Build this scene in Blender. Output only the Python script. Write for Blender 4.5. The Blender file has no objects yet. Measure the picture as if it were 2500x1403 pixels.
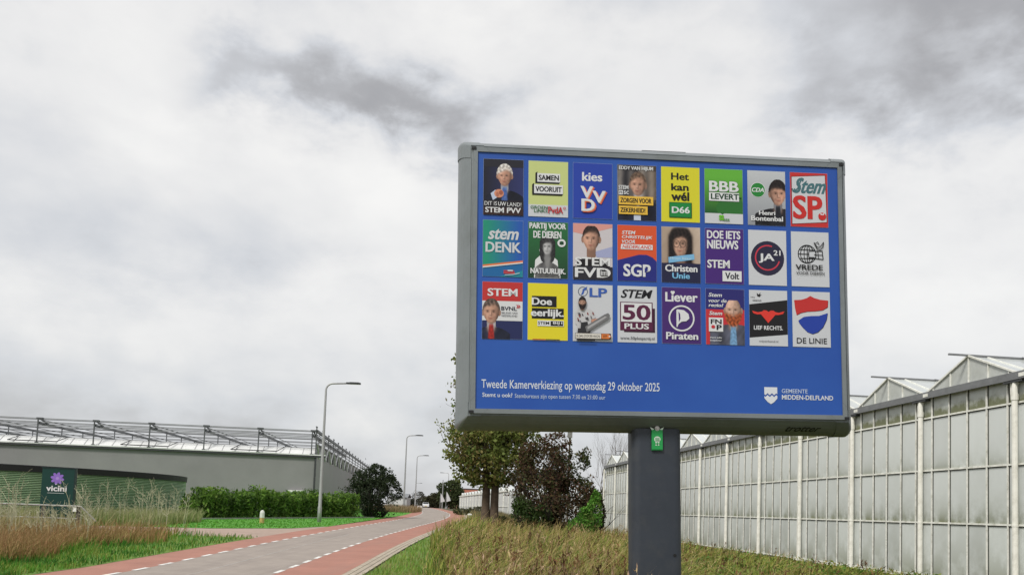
import bpy, math, random
import numpy as np
from mathutils import Vector, Matrix, noise as mnoise

# ------------------------------------------------------------------ camera, world, sun, exposure
SC = bpy.context.scene
COL = SC.collection
F, PITCH, ROLL, EYE, CX, CY = 2000., math.radians(3.8), .037, 1.6, 1250., 1112.
_R0 = np.array([1, 0, 0.]); LK = np.array([0, math.cos(PITCH), math.sin(PITCH)]); _U0 = np.array([0, -math.sin(PITCH), math.cos(PITCH)])
RT = math.cos(ROLL) * _R0 + math.sin(ROLL) * _U0
UP = -math.sin(ROLL) * _R0 + math.cos(ROLL) * _U0
cam_d = bpy.data.cameras.new("camera"); cam = bpy.data.objects.new("camera", cam_d); COL.objects.link(cam)
cam_d.sensor_width = 36; cam_d.lens = F / 2500 * 36; cam_d.clip_end = 5000; cam_d.clip_start = .05
cam_d.shift_y = (CY - 701.5) / 2500
cam.matrix_world = Matrix(((RT[0], UP[0], -LK[0], 0), (RT[1], UP[1], -LK[1], 0), (RT[2], UP[2], -LK[2], EYE), (0, 0, 0, 1)))
SC.camera = cam
SC.view_settings.view_transform = 'Standard'; SC.view_settings.look = 'None'
SC.view_settings.gamma = 1; SC.view_settings.use_curve_mapping = False
SC.view_settings.exposure = 0.9
SC.cycles.max_bounces = 6; SC.cycles.diffuse_bounces = 3; SC.cycles.transparent_max_bounces = 8

SUN_EL, SUN_AZ = math.radians(48), math.radians(218)     # azimuth clockwise from +Y: behind the camera, to the left
sd = bpy.data.lights.new("sun", 'SUN'); so = bpy.data.objects.new("sun", sd); COL.objects.link(so)
sd.energy = 1.5; sd.angle = math.radians(12); sd.color = (1, .96, .9)
sdir = Vector((math.sin(SUN_AZ) * math.cos(SUN_EL), math.cos(SUN_AZ) * math.cos(SUN_EL), math.sin(SUN_EL)))
so.rotation_euler = sdir.to_track_quat('Z', 'Y').to_euler()

def ray(px, py): return LK + (px - CX) / F * RT - (py - CY) / F * UP
OO = np.array([0, 0, EYE])
def at(px, py, y):
    d = ray(px, py); return OO + d * (y / d[1])

def build_world():
    w = bpy.data.worlds.new("World"); SC.world = w; w.use_nodes = True
    nt = w.node_tree; N = nt.nodes; L = nt.links; N.clear()
    def node(t, **k):
        n = N.new(t)
        for a, b in k.items(): setattr(n, a, b)
        return n
    def mth(op, a, b=None, c=None, clamp=False):
        n = node('ShaderNodeMath', operation=op, use_clamp=clamp)
        for i, v in enumerate((a, b, c)):
            if v is None: continue
            if isinstance(v, (int, float)): n.inputs[i].default_value = v
            else: L.new(v, n.inputs[i])
        return n.outputs[0]
    sky = node('ShaderNodeTexSky', sky_type='NISHITA', sun_disc=False)
    sky.sun_elevation = SUN_EL; sky.sun_rotation = SUN_AZ; sky.air_density = 1.2; sky.dust_density = 2
    tc = node('ShaderNodeTexCoord'); sx = node('ShaderNodeSeparateXYZ'); L.new(tc.outputs['Generated'], sx.inputs[0])
    zz = mth('MAXIMUM', sx.outputs[2], 0.0); den = mth('ADD', zz, .30)
    pxx = mth('DIVIDE', sx.outputs[0], den); pyy = mth('DIVIDE', sx.outputs[1], den)
    cb = node('ShaderNodeCombineXYZ'); L.new(pxx, cb.inputs[0]); L.new(pyy, cb.inputs[1])
    def fbm(scale, detail, rough, off, dist=0., st=(1, 1, 1)):
        mp = node('ShaderNodeMapping'); mp.inputs['Location'].default_value = off; mp.inputs['Scale'].default_value = st
        L.new(cb.outputs[0], mp.inputs[0])
        n = node('ShaderNodeTexNoise'); n.inputs['Scale'].default_value = scale; n.inputs['Detail'].default_value = detail
        n.inputs['Roughness'].default_value = rough; n.inputs['Distortion'].default_value = dist
        L.new(mp.outputs[0], n.inputs['Vector']); return n.outputs[0]
    big = fbm(1.0, 3, .45, (3.1, 7.7, 0), .3); mid = fbm(2.6, 4, .45, (1.3, 2.2, 4), .25); fine = fbm(8, 5, .55, (5, 1, 2), .25)
    def pp(px, py):
        d = ray(px, py); d = d / np.linalg.norm(d); return d[0] / (d[2] + .30), d[1] / (d[2] + .30)
    def puff(scale, detail, rough, off):
        mp = node('ShaderNodeMapping'); mp.inputs['Location'].default_value = off; mp.inputs['Scale'].default_value = (1, 1, 1.7)
        L.new(tc.outputs['Generated'], mp.inputs[0]); n = node('ShaderNodeTexNoise'); n.inputs['Scale'].default_value = scale; n.inputs['Detail'].default_value = detail
        n.inputs['Roughness'].default_value = rough; n.inputs['Distortion'].default_value = .15; L.new(mp.outputs[0], n.inputs['Vector']); return n.outputs[0]
    puff1 = puff(5.5, 6, .52, (2.2, .7, 1.1)); puff2 = puff(14, 5, .55, (.3, 4.1, 2.6))
    # each dark or bright cloud bank: a wobbling segment on the cloud plane
    wx = mth('MULTIPLY_ADD', puff1, .42, -.21); wy = mth('MULTIPLY_ADD', puff2, .34, -.17)
    qx = mth('ADD', pxx, wx); qy = mth('ADD', pyy, wy)
    def bank(p0, p1, width, amp):
        (ax, ay), (bx, by) = pp(*p0), pp(*p1)
        dx, dy = bx - ax, by - ay; l2 = dx * dx + dy * dy + 1e-6
        ux = mth('SUBTRACT', qx, ax); uy = mth('SUBTRACT', qy, ay)
        t = mth('DIVIDE', mth('ADD', mth('MULTIPLY', ux, dx), mth('MULTIPLY', uy, dy)), l2, clamp=True)
        ex = mth('SUBTRACT', ux, mth('MULTIPLY', t, dx)); ey = mth('SUBTRACT', uy, mth('MULTIPLY', t, dy))
        d2 = mth('ADD', mth('MULTIPLY', ex, ex), mth('MULTIPLY', ey, ey))
        g = mth('EXPONENT', mth('MULTIPLY', d2, -1 / (width * width)))
        return mth('MULTIPLY', g, amp)
    v = mth('MULTIPLY_ADD', big, .24, .45)
    v = mth('ADD', v, mth('MULTIPLY_ADD', mid, .12, -.06)); v = mth('ADD', v, mth('MULTIPLY_ADD', puff1, .37, -.185)); v = mth('ADD', v, mth('MULTIPLY_ADD', puff2, .17, -.085))
    v = mth('ADD', v, mth('MULTIPLY_ADD', fine, .05, -.025))
    hz = mth('MULTIPLY_ADD', zz, -5.5, 1., True); v = mth('MULTIPLY_ADD', hz, -.13, v)
    for b in (((720, 160), (1080, 310), .085, -.30), ((2350, 10), (2800, 50), .17, -.33), ((2080, 230), (2240, 300), .08, -.12),
              ((1500, 60), (1900, 250), .2, .05), ((480, 380), (1000, 450), .13, .10), ((100, 60), (480, 40), .18, .09),
              ((60, 560), (520, 600), .2, -.05), ((-200, 960), (560, 1000), .3, -.06), ((500, 800), (1050, 760), .3, .06), ((1150, 60), (1380, 200), .14, .10),
              ((2200, 480), (2400, 780), .2, .09)):
        v = mth('ADD', v, bank(*b))
    rp = node('ShaderNodeValToRGB'); L.new(v, rp.inputs[0]); e = rp.color_ramp.elements
    K = .69
    cols = ((.10, (.2, .2, .21)), (.30, (.34, .338, .345)), (.48, (.525, .535, .555)), (.62, (.655, .65, .645)), (.78, (.755, .745, .725)), (.95, (.85, .84, .82)))
    e[0].position, e[1].position = cols[0][0], cols[-1][0]
    e[0].color = (*[c * K for c in cols[0][1]], 1); e[1].color = (*[c * K for c in cols[-1][1]], 1)
    for p, c in cols[1:-1]:
        x = e.new(p); x.color = (*[q * K for q in c], 1)
    # the cloud colours are written for strength 1; the sky texture is bright, hence the 0.1 in the background
    sc = node('ShaderNodeVectorMath', operation='SCALE'); L.new(rp.outputs[0], sc.inputs[0]); sc.inputs['Scale'].default_value = 10
    mx = node('ShaderNodeMix', data_type='RGBA'); mx.inputs[0].default_value = .94
    L.new(sky.outputs[0], mx.inputs[6]); L.new(sc.outputs[0], mx.inputs[7])
    bg = node('ShaderNodeBackground'); bg.inputs[1].default_value = .1; L.new(mx.outputs[2], bg.inputs[0])
    out = node('ShaderNodeOutputWorld'); L.new(bg.outputs[0], out.inputs[0])
build_world()

# ------------------------------------------------------------------ helpers
rnd = random.Random(7); RS = np.random.RandomState(11)
PI = math.pi
def lin(c):
    return tuple(((x / 255) / 12.92 if x / 255 <= .04045 else ((x / 255 + .055) / 1.055) ** 2.4) for x in c)
_mats = {}
def mat(name, col, rough=.6, metal=0., spec=.4, var=0., vscale=3., bump=0., bscale=40., dirt=None, streak=None):
    """principled material; var: brightness mottling, dirt: (colour, scale, amount) patches"""
    if name in _mats: return _mats[name]
    m = bpy.data.materials.new(name); m.use_nodes = True; _mats[name] = m
    nt = m.node_tree; N, L = nt.nodes, nt.links; b = N['Principled BSDF']
    b.inputs['Base Color'].default_value = (*col, 1); b.inputs['Roughness'].default_value = rough
    b.inputs['Metallic'].default_value = metal; b.inputs['Specular IOR Level'].default_value = spec
    cur = None
    if var or bump or dirt:
        tc = N.new('ShaderNodeTexCoord')
    if var:
        n = N.new('ShaderNodeTexNoise'); n.inputs['Scale'].default_value = vscale; n.inputs['Detail'].default_value = 6; n.inputs['Roughness'].default_value = .62
        L.new(tc.outputs['Object'], n.inputs['Vector'])
        mr = N.new('ShaderNodeMapRange'); mr.inputs[1].default_value = .25; mr.inputs[2].default_value = .75
        mr.inputs[3].default_value = 1 - var; mr.inputs[4].default_value = 1 + var; L.new(n.outputs[0], mr.inputs[0])
        s = N.new('ShaderNodeVectorMath'); s.operation = 'SCALE'; s.inputs[0].default_value = col; L.new(mr.outputs[0], s.inputs['Scale'])
        cur = s.outputs[0]
    if dirt:
        dc, ds, da = dirt
        n = N.new('ShaderNodeTexNoise'); n.inputs['Scale'].default_value = ds; n.inputs['Detail'].default_value = 8; n.inputs['Roughness'].default_value = .7
        L.new(tc.outputs['Object'], n.inputs['Vector'])
        mr = N.new('ShaderNodeMapRange'); mr.inputs[1].default_value = .48; mr.inputs[2].default_value = .72; mr.inputs[4].default_value = da; L.new(n.outputs[0], mr.inputs[0])
        mx = N.new('ShaderNodeMix'); mx.data_type = 'RGBA'; L.new(mr.outputs[0], mx.inputs[0])
        if cur: L.new(cur, mx.inputs[6])
        else: mx.inputs[6].default_value = (*col, 1)
        mx.inputs[7].default_value = (*dc, 1); cur = mx.outputs[2]
    if streak:                                                   # wear drawn out along Y: (colour, scale, amount)
        mp = N.new('ShaderNodeMapping'); mp.inputs['Scale'].default_value = (1, .05, 1); L.new(tc.outputs['Object'], mp.inputs[0])
        n = N.new('ShaderNodeTexNoise'); n.inputs['Scale'].default_value = streak[1]; n.inputs['Detail'].default_value = 7; n.inputs['Roughness'].default_value = .7; L.new(mp.outputs[0], n.inputs['Vector'])
        mr = N.new('ShaderNodeMapRange'); mr.inputs[1].default_value = .5; mr.inputs[2].default_value = .7; mr.inputs[4].default_value = streak[2]; L.new(n.outputs[0], mr.inputs[0])
        mx = N.new('ShaderNodeMix'); mx.data_type = 'RGBA'; L.new(mr.outputs[0], mx.inputs[0]); L.new(cur, mx.inputs[6]); mx.inputs[7].default_value = (*streak[0], 1); cur = mx.outputs[2]
    if cur: L.new(cur, b.inputs['Base Color'])
    if bump:
        n = N.new('ShaderNodeTexNoise'); n.inputs['Scale'].default_value = bscale; n.inputs['Detail'].default_value = 5
        L.new(tc.outputs['Object'], n.inputs['Vector'])
        bp = N.new('ShaderNodeBump'); bp.inputs['Strength'].default_value = bump; bp.inputs['Distance'].default_value = .02
        L.new(n.outputs[0], bp.inputs['Height']); L.new(bp.outputs[0], b.inputs['Normal'])
    return m

def leaf_mat(name, trans=.3, rough=.65):
    if name in _mats: return _mats[name]
    m = bpy.data.materials.new(name); m.use_nodes = True; _mats[name] = m
    nt = m.node_tree; N, L = nt.nodes, nt.links; b = N['Principled BSDF']; o = N['Material Output']
    a = N.new('ShaderNodeAttribute'); a.attribute_name = 'Col'
    L.new(a.outputs['Color'], b.inputs['Base Color']); b.inputs['Roughness'].default_value = rough; b.inputs['Specular IOR Level'].default_value = .25
    t = N.new('ShaderNodeBsdfTranslucent'); L.new(a.outputs['Color'], t.inputs[0])
    mx = N.new('ShaderNodeMixShader'); mx.inputs[0].default_value = trans
    L.new(b.outputs[0], mx.inputs[1]); L.new(t.outputs[0], mx.inputs[2]); L.new(mx.outputs[0], o.inputs[0])
    return m

class MB:
    def __init__(s): s.v = []; s.f = []; s.m = []
    def face(s, pts, mi=0):
        i = len(s.v); s.v += [tuple(p) for p in pts]; s.f.append(tuple(range(i, i + len(pts)))); s.m.append(mi); return s
    def box(s, c, d, ax=None, mi=0):
        """c centre, d full sizes, ax three unit axes"""
        ax = ax or ((1, 0, 0), (0, 1, 0), (0, 0, 1)); A = np.array(ax, float); h = np.array(d) / 2; i = len(s.v); c = np.array(c, float)
        for sx in (-1, 1):
            for sy in (-1, 1):
                for sz in (-1, 1): s.v.append(tuple(c + sx * h[0] * A[0] + sy * h[1] * A[1] + sz * h[2] * A[2]))
        for q in ((0, 1, 3, 2), (4, 6, 7, 5), (0, 4, 5, 1), (2, 3, 7, 6), (0, 2, 6, 4), (1, 5, 7, 3)):
            s.f.append(tuple(i + k for k in q)); s.m.append(mi)
        return s
    def bar(s, a, b, w, h=None, up=(0, 0, 1), mi=0):
        a = np.array(a, float); b = np.array(b, float); d = b - a; l = np.linalg.norm(d); d = d / l; u = np.array(up, float)
        if abs(u @ d) > .98: u = np.array((0, 1., 0))
        r = np.cross(d, u); r /= np.linalg.norm(r); u = np.cross(r, d)
        return s.box((a + b) / 2, (l, w, h or w), (d, r, u), mi)
    def tube(s, pts, rad, n=8, mi=0, cap=True):
        pts = [np.array(p, float) for p in pts]
        if not hasattr(rad, '__len__'): rad = [rad] * len(pts)
        i0 = len(s.v); ref = None
        for k, p in enumerate(pts):
            d = pts[min(k + 1, len(pts) - 1)] - pts[max(k - 1, 0)]; d /= np.linalg.norm(d) + 1e-9
            if ref is None: ref = np.array((1., 0, 0)) if abs(d[0]) < .8 else np.array((0, 1., 0))
            r = ref - d * (ref @ d); r /= np.linalg.norm(r); ref = r; q = np.cross(d, r)
            for j in range(n):
                a = 2 * PI * j / n; s.v.append(tuple(p + rad[k] * (math.cos(a) * r + math.sin(a) * q)))
        for k in range(len(pts) - 1):
            for j in range(n):
                a = i0 + k * n; j2 = (j + 1) % n
                s.f.append((a + j, a + j2, a + n + j2, a + n + j)); s.m.append(mi)
        if cap:
            s.f.append(tuple(i0 + j for j in reversed(range(n)))); s.m.append(mi)
            e = i0 + (len(pts) - 1) * n; s.f.append(tuple(e + j for j in range(n))); s.m.append(mi)
        return s
    def build(s, name, mats, parent=None, smooth=False, loc=None):
        me = bpy.data.meshes.new(name); me.from_pydata(s.v, [], s.f)
        for m in (mats if isinstance(mats, (list, tuple)) else [mats]): me.materials.append(m)
        me.polygons.foreach_set('material_index', s.m)
        if smooth: me.polygons.foreach_set('use_smooth', [True] * len(s.f))
        me.update(); o = bpy.data.objects.new(name, me); COL.objects.link(o)
        if parent: o.parent = parent
        if loc is not None: o.location = loc
        return o
def tag(o, label=None, cat=None, group=None, kind=None):
    if label: o['label'] = label
    if cat: o['category'] = cat
    if group: o['group'] = group
    if kind: o['kind'] = kind
    return o
def thing(name, label, cat, loc=(0, 0, 0), rz=0., group=None):
    o = bpy.data.objects.new(name, None); COL.objects.link(o); o.location = loc; o.rotation_euler = (0, 0, rz); o.empty_display_size = .3
    return tag(o, label, cat, group)
def copy_tree(o, parent=None):
    c = o.copy(); COL.objects.link(c)
    if parent: c.parent = parent
    for ch in list(o.children): copy_tree(ch, c)
    return c
def rawmesh(name, V, tris, cols, m, parent=None, quads=None):
    """V (n,3); tris (k,3) and/or quads (k,4); cols (n,3) to attribute Col"""
    me = bpy.data.meshes.new(name); V = np.asarray(V, np.float32)
    parts = [q for q in (tris, quads) if q is not None and len(q)]
    nl = sum(q.size for q in parts); nf = sum(len(q) for q in parts)
    me.vertices.add(len(V)); me.vertices.foreach_set('co', V.ravel())
    me.loops.add(nl); me.polygons.add(nf)
    me.loops.foreach_set('vertex_index', np.concatenate([q.ravel() for q in parts]).astype(np.int32))
    tot = np.concatenate([np.full(len(q), q.shape[1]) for q in parts]); st = np.concatenate([[0], np.cumsum(tot)[:-1]])
    me.polygons.foreach_set('loop_start', st.astype(np.int32))
    me.update(calc_edges=True); me.validate()
    ca = me.color_attributes.new('Col', 'FLOAT_COLOR', 'POINT')
    ca.data.foreach_set('color', np.concatenate([np.asarray(cols, np.float32), np.ones((len(V), 1), np.float32)], 1).ravel())
    me.materials.append(m); o = bpy.data.objects.new(name, me); COL.objects.link(o)
    if parent: o.parent = parent
    return o
def nz(P, f, off=0.):
    """cheap smooth noise -1..1 for arrays of points"""
    x, y, z = (P[:, i] * f + off * (1.3 + i) for i in range(3))
    return (np.sin(x * 1.7 + 1.3 * np.sin(y * 1.1 + z * .7)) + np.sin(y * 2.1 + 1.7 * np.sin(z * 1.3 + x * .9) + 1.) + np.sin(z * 1.9 + 1.1 * np.sin(x * 1.5 - y * .8) + 2.) + .6 * np.sin((x + y + z) * 3.7)) / 3.0
def ss(a, b, x):
    t = np.clip((np.asarray(x, float) - a) / (b - a), 0, 1); return t * t * (3 - 2 * t)

# ------------------------------------------------------------------ terrain and road
def gz(x, y):
    t = np.clip((np.asarray(y, float) - 18) / 125., 0, 1); r = 1.42 * (t * 1.25 - .25 * t ** 3)
    return r * (1 - ss(-3., 6., x))
def gnd(px, py):
    d = ray(px, py); t = 2.
    while t < 600:
        q = OO + d * t
        if q[2] <= gz(q[0], q[1]): return q
        t *= 1.002
_cy = [-20, 0, 18, 30, 45, 60, 75, 90, 105, 120, 140, 180, 220, 300, 420]
_cx = [-5.6, -6.1, -6.5, -6.95, -6.9, -6.65, -6.9, -8.0, -9.9, -12, -14.6, -19, -23, -31.5, -44]
def cline(y):
    y = np.asarray(y, float); s = sum(np.interp(y + k, _cy, _cx) for k in (-6, -3, 0, 3, 6)) / 5; return s
def nrm(y):
    dx = (cline(y + .5) - cline(y - .5)); l = np.sqrt(1 + dx * dx); return 1 / l, -dx / l
def rp(y, off, dz):
    nx, ny = nrm(y); x = cline(y) + nx * off; yy = y + ny * off; return (float(x), float(yy), float(gz(x, yy)) + dz)
def ribbon(name, o0, o1, y0, y1, dz, m, step=1., parent=None, n=1, kind='structure'):
    b = MB(); ys = np.arange(y0, y1 + 1e-6, step)
    for a, c in zip(ys[:-1], ys[1:]):
        for k in range(n):
            p, q = o0 + (o1 - o0) * k / n, o0 + (o1 - o0) * (k + 1) / n
            b.face((rp(a, p, dz), rp(a, q, dz), rp(c, q, dz), rp(c, p, dz)))
    o = b.build(name, m, parent)
    if kind: o['kind'] = kind
    return o
soil = mat('soil', (.075, .07, .035), .95, var=.35, vscale=.6, dirt=((.05, .085, .02), .35, .9))
def terrain():
    xs = np.concatenate([[-900, -400, -200, -110], np.arange(-70, 31, 1.0), [60, 120, 300, 900]])
    ys = np.concatenate([[-200, -80, -30], np.arange(-8, 161, 1.0), [175, 200, 260, 400, 800, 2500]])
    X, Y = np.meshgrid(xs, ys); Z = gz(X, Y); nx, ny = len(xs), len(ys)
    V = np.stack([X.ravel(), Y.ravel(), Z.ravel()], 1)
    f = [(j * nx + i, j * nx + i + 1, (j + 1) * nx + i + 1, (j + 1) * nx + i) for j in range(ny - 1) for i in range(nx - 1)]
    b = MB(); b.v = [tuple(v) for v in V]; b.f = f; b.m = [0] * len(f)
    o = b.build('ground', soil, smooth=True); o['kind'] = 'structure'
terrain()

asph = mat('asphalt_grey', (.31, .268, .235), .9, var=.13, vscale=1.3, bump=.35, bscale=55, dirt=((.235, .205, .185), 2.2, .5), streak=((.22, .19, .17), 2.6, .6))
redA = mat('asphalt_red', (.355, .17, .128), .9, var=.15, vscale=.9, bump=.3, bscale=60, dirt=((.32, .16, .12), 1.6, .5), streak=((.30, .17, .135), 3.2, .7))
paint = mat('road_paint', (.76, .76, .73), .7, var=.12, vscale=12, dirt=((.34, .30, .26), 5, .9))
conc = mat('kerb_concrete', (.40, .345, .27), .9, var=.22, vscale=4, dirt=((.2, .17, .12), 5, .7))
ribbon('road', -1.45, 1.45, -10, 420, .030, asph)
ribbon('cycle_lane', -2.68, -1.45, -10, 420, .030, redA)
ribbon('cycle_lane', 1.45, 2.85, -10, 420, .030, redA)
for k in range(3): ribbon('gutter_paving', 2.86 + k * .17, 2.99 + k * .17, -10, 110, .034 + .012 * k, conc)
ribbon('gutter_joint', 2.85, 3.36, -10, 110, .031, mat('joint_soil', (.07, .06, .04), .95, var=.3))
ribbon('asphalt_seam', -.10, -.075, 5, 36, .034, mat('seam', (.42, .40, .38), .9, var=.3, vscale=3))
for off in (-1.45, 1.42):
    b = MB(); y = 2.0 if off < 0 else 2.5; i = 0
    while y < 130:
        wob = .04 * math.sin(i * 1.7)
        if not (off > 0 and (30.9 < y < 32.2)) and not (off < 0 and 33.5 < y < 34.6):
            b.face((rp(y, off - .055, .036), rp(y, off + .055, .036), rp(y + .75, off + .055 + wob * .2, .036), rp(y + .75, off - .055 + wob * .2, .036)))
        y += 1.42 + wob; i += 1
    tag(b.build('lane_marking', paint), kind='structure')

def sheet(name, ys, xl, xr, dz, m, nx=6):
    b = MB()
    for a, c in zip(ys[:-1], ys[1:]):
        for k in range(nx):
            q = []
            for yy, kk in ((a, k), (a, k + 1), (c, k + 1), (c, k)):
                x = xl(yy) + (xr(yy) - xl(yy)) * kk / nx; q.append((float(x), float(yy), float(gz(x, yy)) + dz))
            b.face(q)
    return tag(b.build(name, m), kind='structure')
lawnm = mat('lawn_green', (.085, .27, .03), .95, var=.35, vscale=2.2, bump=.8, bscale=30, dirt=((.11, .27, .035), 1.1, .5))
vergem = mat('verge_green', (.12, .21, .035), .95, var=.4, vscale=2.5, bump=.8, bscale=30)
ledge = lambda y: cline(y) - 2.65
drv_near = lambda y: np.interp(y, [26, 28, 29.6, 31.0, 31.8], [-42, -30, -20, -11.2, -9.9])
def island_l(y): return np.interp(y, [32, 34.3, 35.6, 37.2, 39, 43, 47.6, 104], [-40.1, -40, -40, -40, -40, -40, -40, -16])
def drv_far(x): return np.interp(x, [-42, -30, -20, -13.4, -10.6, -9.75], [32, 33.5, 35.2, 37.1, 40, 43.5])
# lawn beyond the driveway, built in columns so its rounded near edge is smooth
def lawn_island():
    b = MB(); xs = np.concatenate([np.arange(-42, -14, 1.), np.arange(-14, -9.59, .2)])
    for a, c in zip(xs[:-1], xs[1:]):
        n = 26
        for k in range(n):
            q = []
            for x, kk in ((a, k), (c, k), (c, k + 1), (a, k + 1)):
                y0 = float(drv_far(x)); y = y0 + (100 - y0) * (kk / n) ** 1.3
                xx = min(x, float(ledge(y))) if y > 42 else x
                q.append((xx, y, float(gz(xx, y)) + .034))
            b.face(q)
    return tag(b.build('lawn', lawnm), kind='structure')
lawn_island()
sheet('verge', np.arange(-6, 31.6, 1.), lambda y: -13.0, ledge, .034, vergem)
def rverge(y): return cline(y) + 3.36
def wild_edge(y): return rverge(y) + np.interp(y, [14, 24, 42], [1.35, 1.0, .12])
sheet('verge', np.arange(-6, 90, 1.), rverge, lambda y: rverge(y) + 1.5, .028, vergem)
def driveway():
    b = MB(); xs = np.concatenate([np.arange(-46, -14, 1.), np.arange(-14, -9.39, .23)])
    for a, c in zip(xs[:-1], xs[1:]):
        q = []
        for x, k in ((a, 0), (c, 0), (c, 1), (a, 1)):
            y = float(np.interp(x, [-42, -30, -20, -12.0, -10.4, -9.6], [25, 27.5, 29.6, 31.3, 30.6, 28.6])) if k == 0 else float(drv_far(x)) + .25
            q.append((x, y, float(gz(x, y)) + .02))
        b.face(q)
    return tag(b.build('driveway', mat('driveway_paving', (.36, .27, .22), .9, var=.13, vscale=1.5, dirt=((.28, .215, .18), 1.2, .5))), kind='structure')
driveway()

# ------------------------------------------------------------------ greenhouse on the right
GM = -.10488
def GW(s, out=0., z=0.):
    n = math.hypot(1, GM); return np.array((15.558 + GM * s - out / n, s + GM * out / n * 1.0, z))
GA = np.array((GM, 1, 0)) / math.hypot(1, GM); GN = np.array((-1, GM, 0)) / math.hypot(1, GM)
def wall_mat():
    m = bpy.data.materials.new('whitewashed_glass'); m.use_nodes = True; nt = m.node_tree; N, L = nt.nodes, nt.links; b = N['Principled BSDF']
    tc = N.new('ShaderNodeTexCoord'); sp = N.new('ShaderNodeSeparateXYZ'); L.new(tc.outputs['Object'], sp.inputs[0])
    def mth(op, a, c=None, d=None, clamp=False):
        n = N.new('ShaderNodeMath'); n.operation = op; n.use_clamp = clamp
        for i, v in enumerate((a, c, d)):
            if v is None: continue
            if isinstance(v, (int, float)): n.inputs[i].default_value = v
            else: L.new(v, n.inputs[i])
        return n.outputs[0]
    def noi(scale, det, st=(1, 1, 1), off=(0, 0, 0)):
        mp = N.new('ShaderNodeMapping'); mp.inputs['Scale'].default_value = st; mp.inputs['Location'].default_value = off; L.new(tc.outputs['Object'], mp.inputs[0])
        n = N.new('ShaderNodeTexNoise'); n.inputs['Scale'].default_value = scale; n.inputs['Detail'].default_value = det; n.inputs['Roughness'].default_value = .65
        L.new(mp.outputs[0], n.inputs['Vector']); return n.outputs[0]
    z = sp.outputs[2]; n1 = noi(1.4, 7); n2 = noi(.5, 4, (1, 1, .25)); n3 = noi(5, 6, (1, 1, .35))
    # algae gather just above every rail and along the plinth
    tot = None
    for zr, wd, am in ((.07, .8, .8), (1.70, .36, .95), (3.30, .24, .7), (4.93, .4, .95)):
        d = mth('SUBTRACT', z, zr); up = mth('GREATER_THAN', d, 0.)
        e = mth('MULTIPLY', mth('EXPONENT', mth('MULTIPLY', d, -1 / wd)), up); e = mth('MULTIPLY', e, am)
        tot = e if tot is None else mth('ADD', tot, e)
    dirt = mth('MULTIPLY', tot, mth('MULTIPLY_ADD', n1, 3.4, -.95, True))
    band = mth('MULTIPLY', mth('MULTIPLY_ADD', mth('SUBTRACT', mth('MULTIPLY_ADD', n1, .5, 5.03), z), 6., 0, True), mth('GREATER_THAN', z, 4.93))
    band = mth('MULTIPLY', band, mth('MULTIPLY_ADD', n3, 1.3, -.2, True))
    dirt = mth('ADD', dirt, band, clamp=True)
    streak = mth('MULTIPLY_ADD', n2, 2.2, -.95, True)
    base = N.new('ShaderNodeMix'); base.data_type = 'RGBA'; base.inputs[6].default_value = (.64, .67, .655, 1); base.inputs[7].default_value = (.575, .60, .575, 1); L.new(streak, base.inputs[0])
    mx = N.new('ShaderNodeMix'); mx.data_type = 'RGBA'; L.new(dirt, mx.inputs[0]); L.new(base.outputs[2], mx.inputs[6]); mx.inputs[7].default_value = (.15, .16, .085, 1)
    # one pane differs a little from the next
    s = mth('DIVIDE', sp.outputs[1], .82); fl = mth('FLOOR', mth('ADD', s, .5)); fz = mth('FLOOR', mth('DIVIDE', z, 1.62))
    wn = N.new('ShaderNodeTexWhiteNoise'); wn.noise_dimensions = '2D'; cb = N.new('ShaderNodeCombineXYZ'); L.new(fl, cb.inputs[0]); L.new(fz, cb.inputs[1]); L.new(cb.outputs[0], wn.inputs[0])
    sc = N.new('ShaderNodeVectorMath'); sc.operation = 'SCALE'; L.new(mx.outputs[2], sc.inputs[0]); L.new(mth('MULTIPLY_ADD', wn.outputs[0], .2, .89), sc.inputs['Scale'])
    L.new(sc.outputs[0], b.inputs['Base Color']); b.inputs['Roughness'].default_value = .28; b.inputs['Specular IOR Level'].default_value = .35
    return m
pane_m = wall_mat()
white_bar = mat('white_glazing_bar', (.80, .80, .74), .5, var=.12, vscale=5, dirt=((.25, .25, .17), 6, .55))
white_pipe = mat('white_plastic_pipe', (.80, .79, .72), .45, var=.08, vscale=3, dirt=((.34, .33, .24), 2.5, .5))
galv = mat('galvanised_steel', (.21, .215, .22), .5, metal=.35, var=.15, vscale=4)
dark_metal = mat('dark_steel', (.05, .052, .055), .5, metal=.2)
gable_m = mat('gable_glass', (.47, .49, .46), .2, var=.12, vscale=2, dirt=((.30, .31, .26), 1.2, .6), spec=.5)
roof_m = mat('roof_glass', (.55, .58, .57), .12, var=.08, vscale=1.5, spec=.6)
brick_dk = mat('plinth_concrete', (.16, .145, .12), .95, var=.35, vscale=6)
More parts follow.
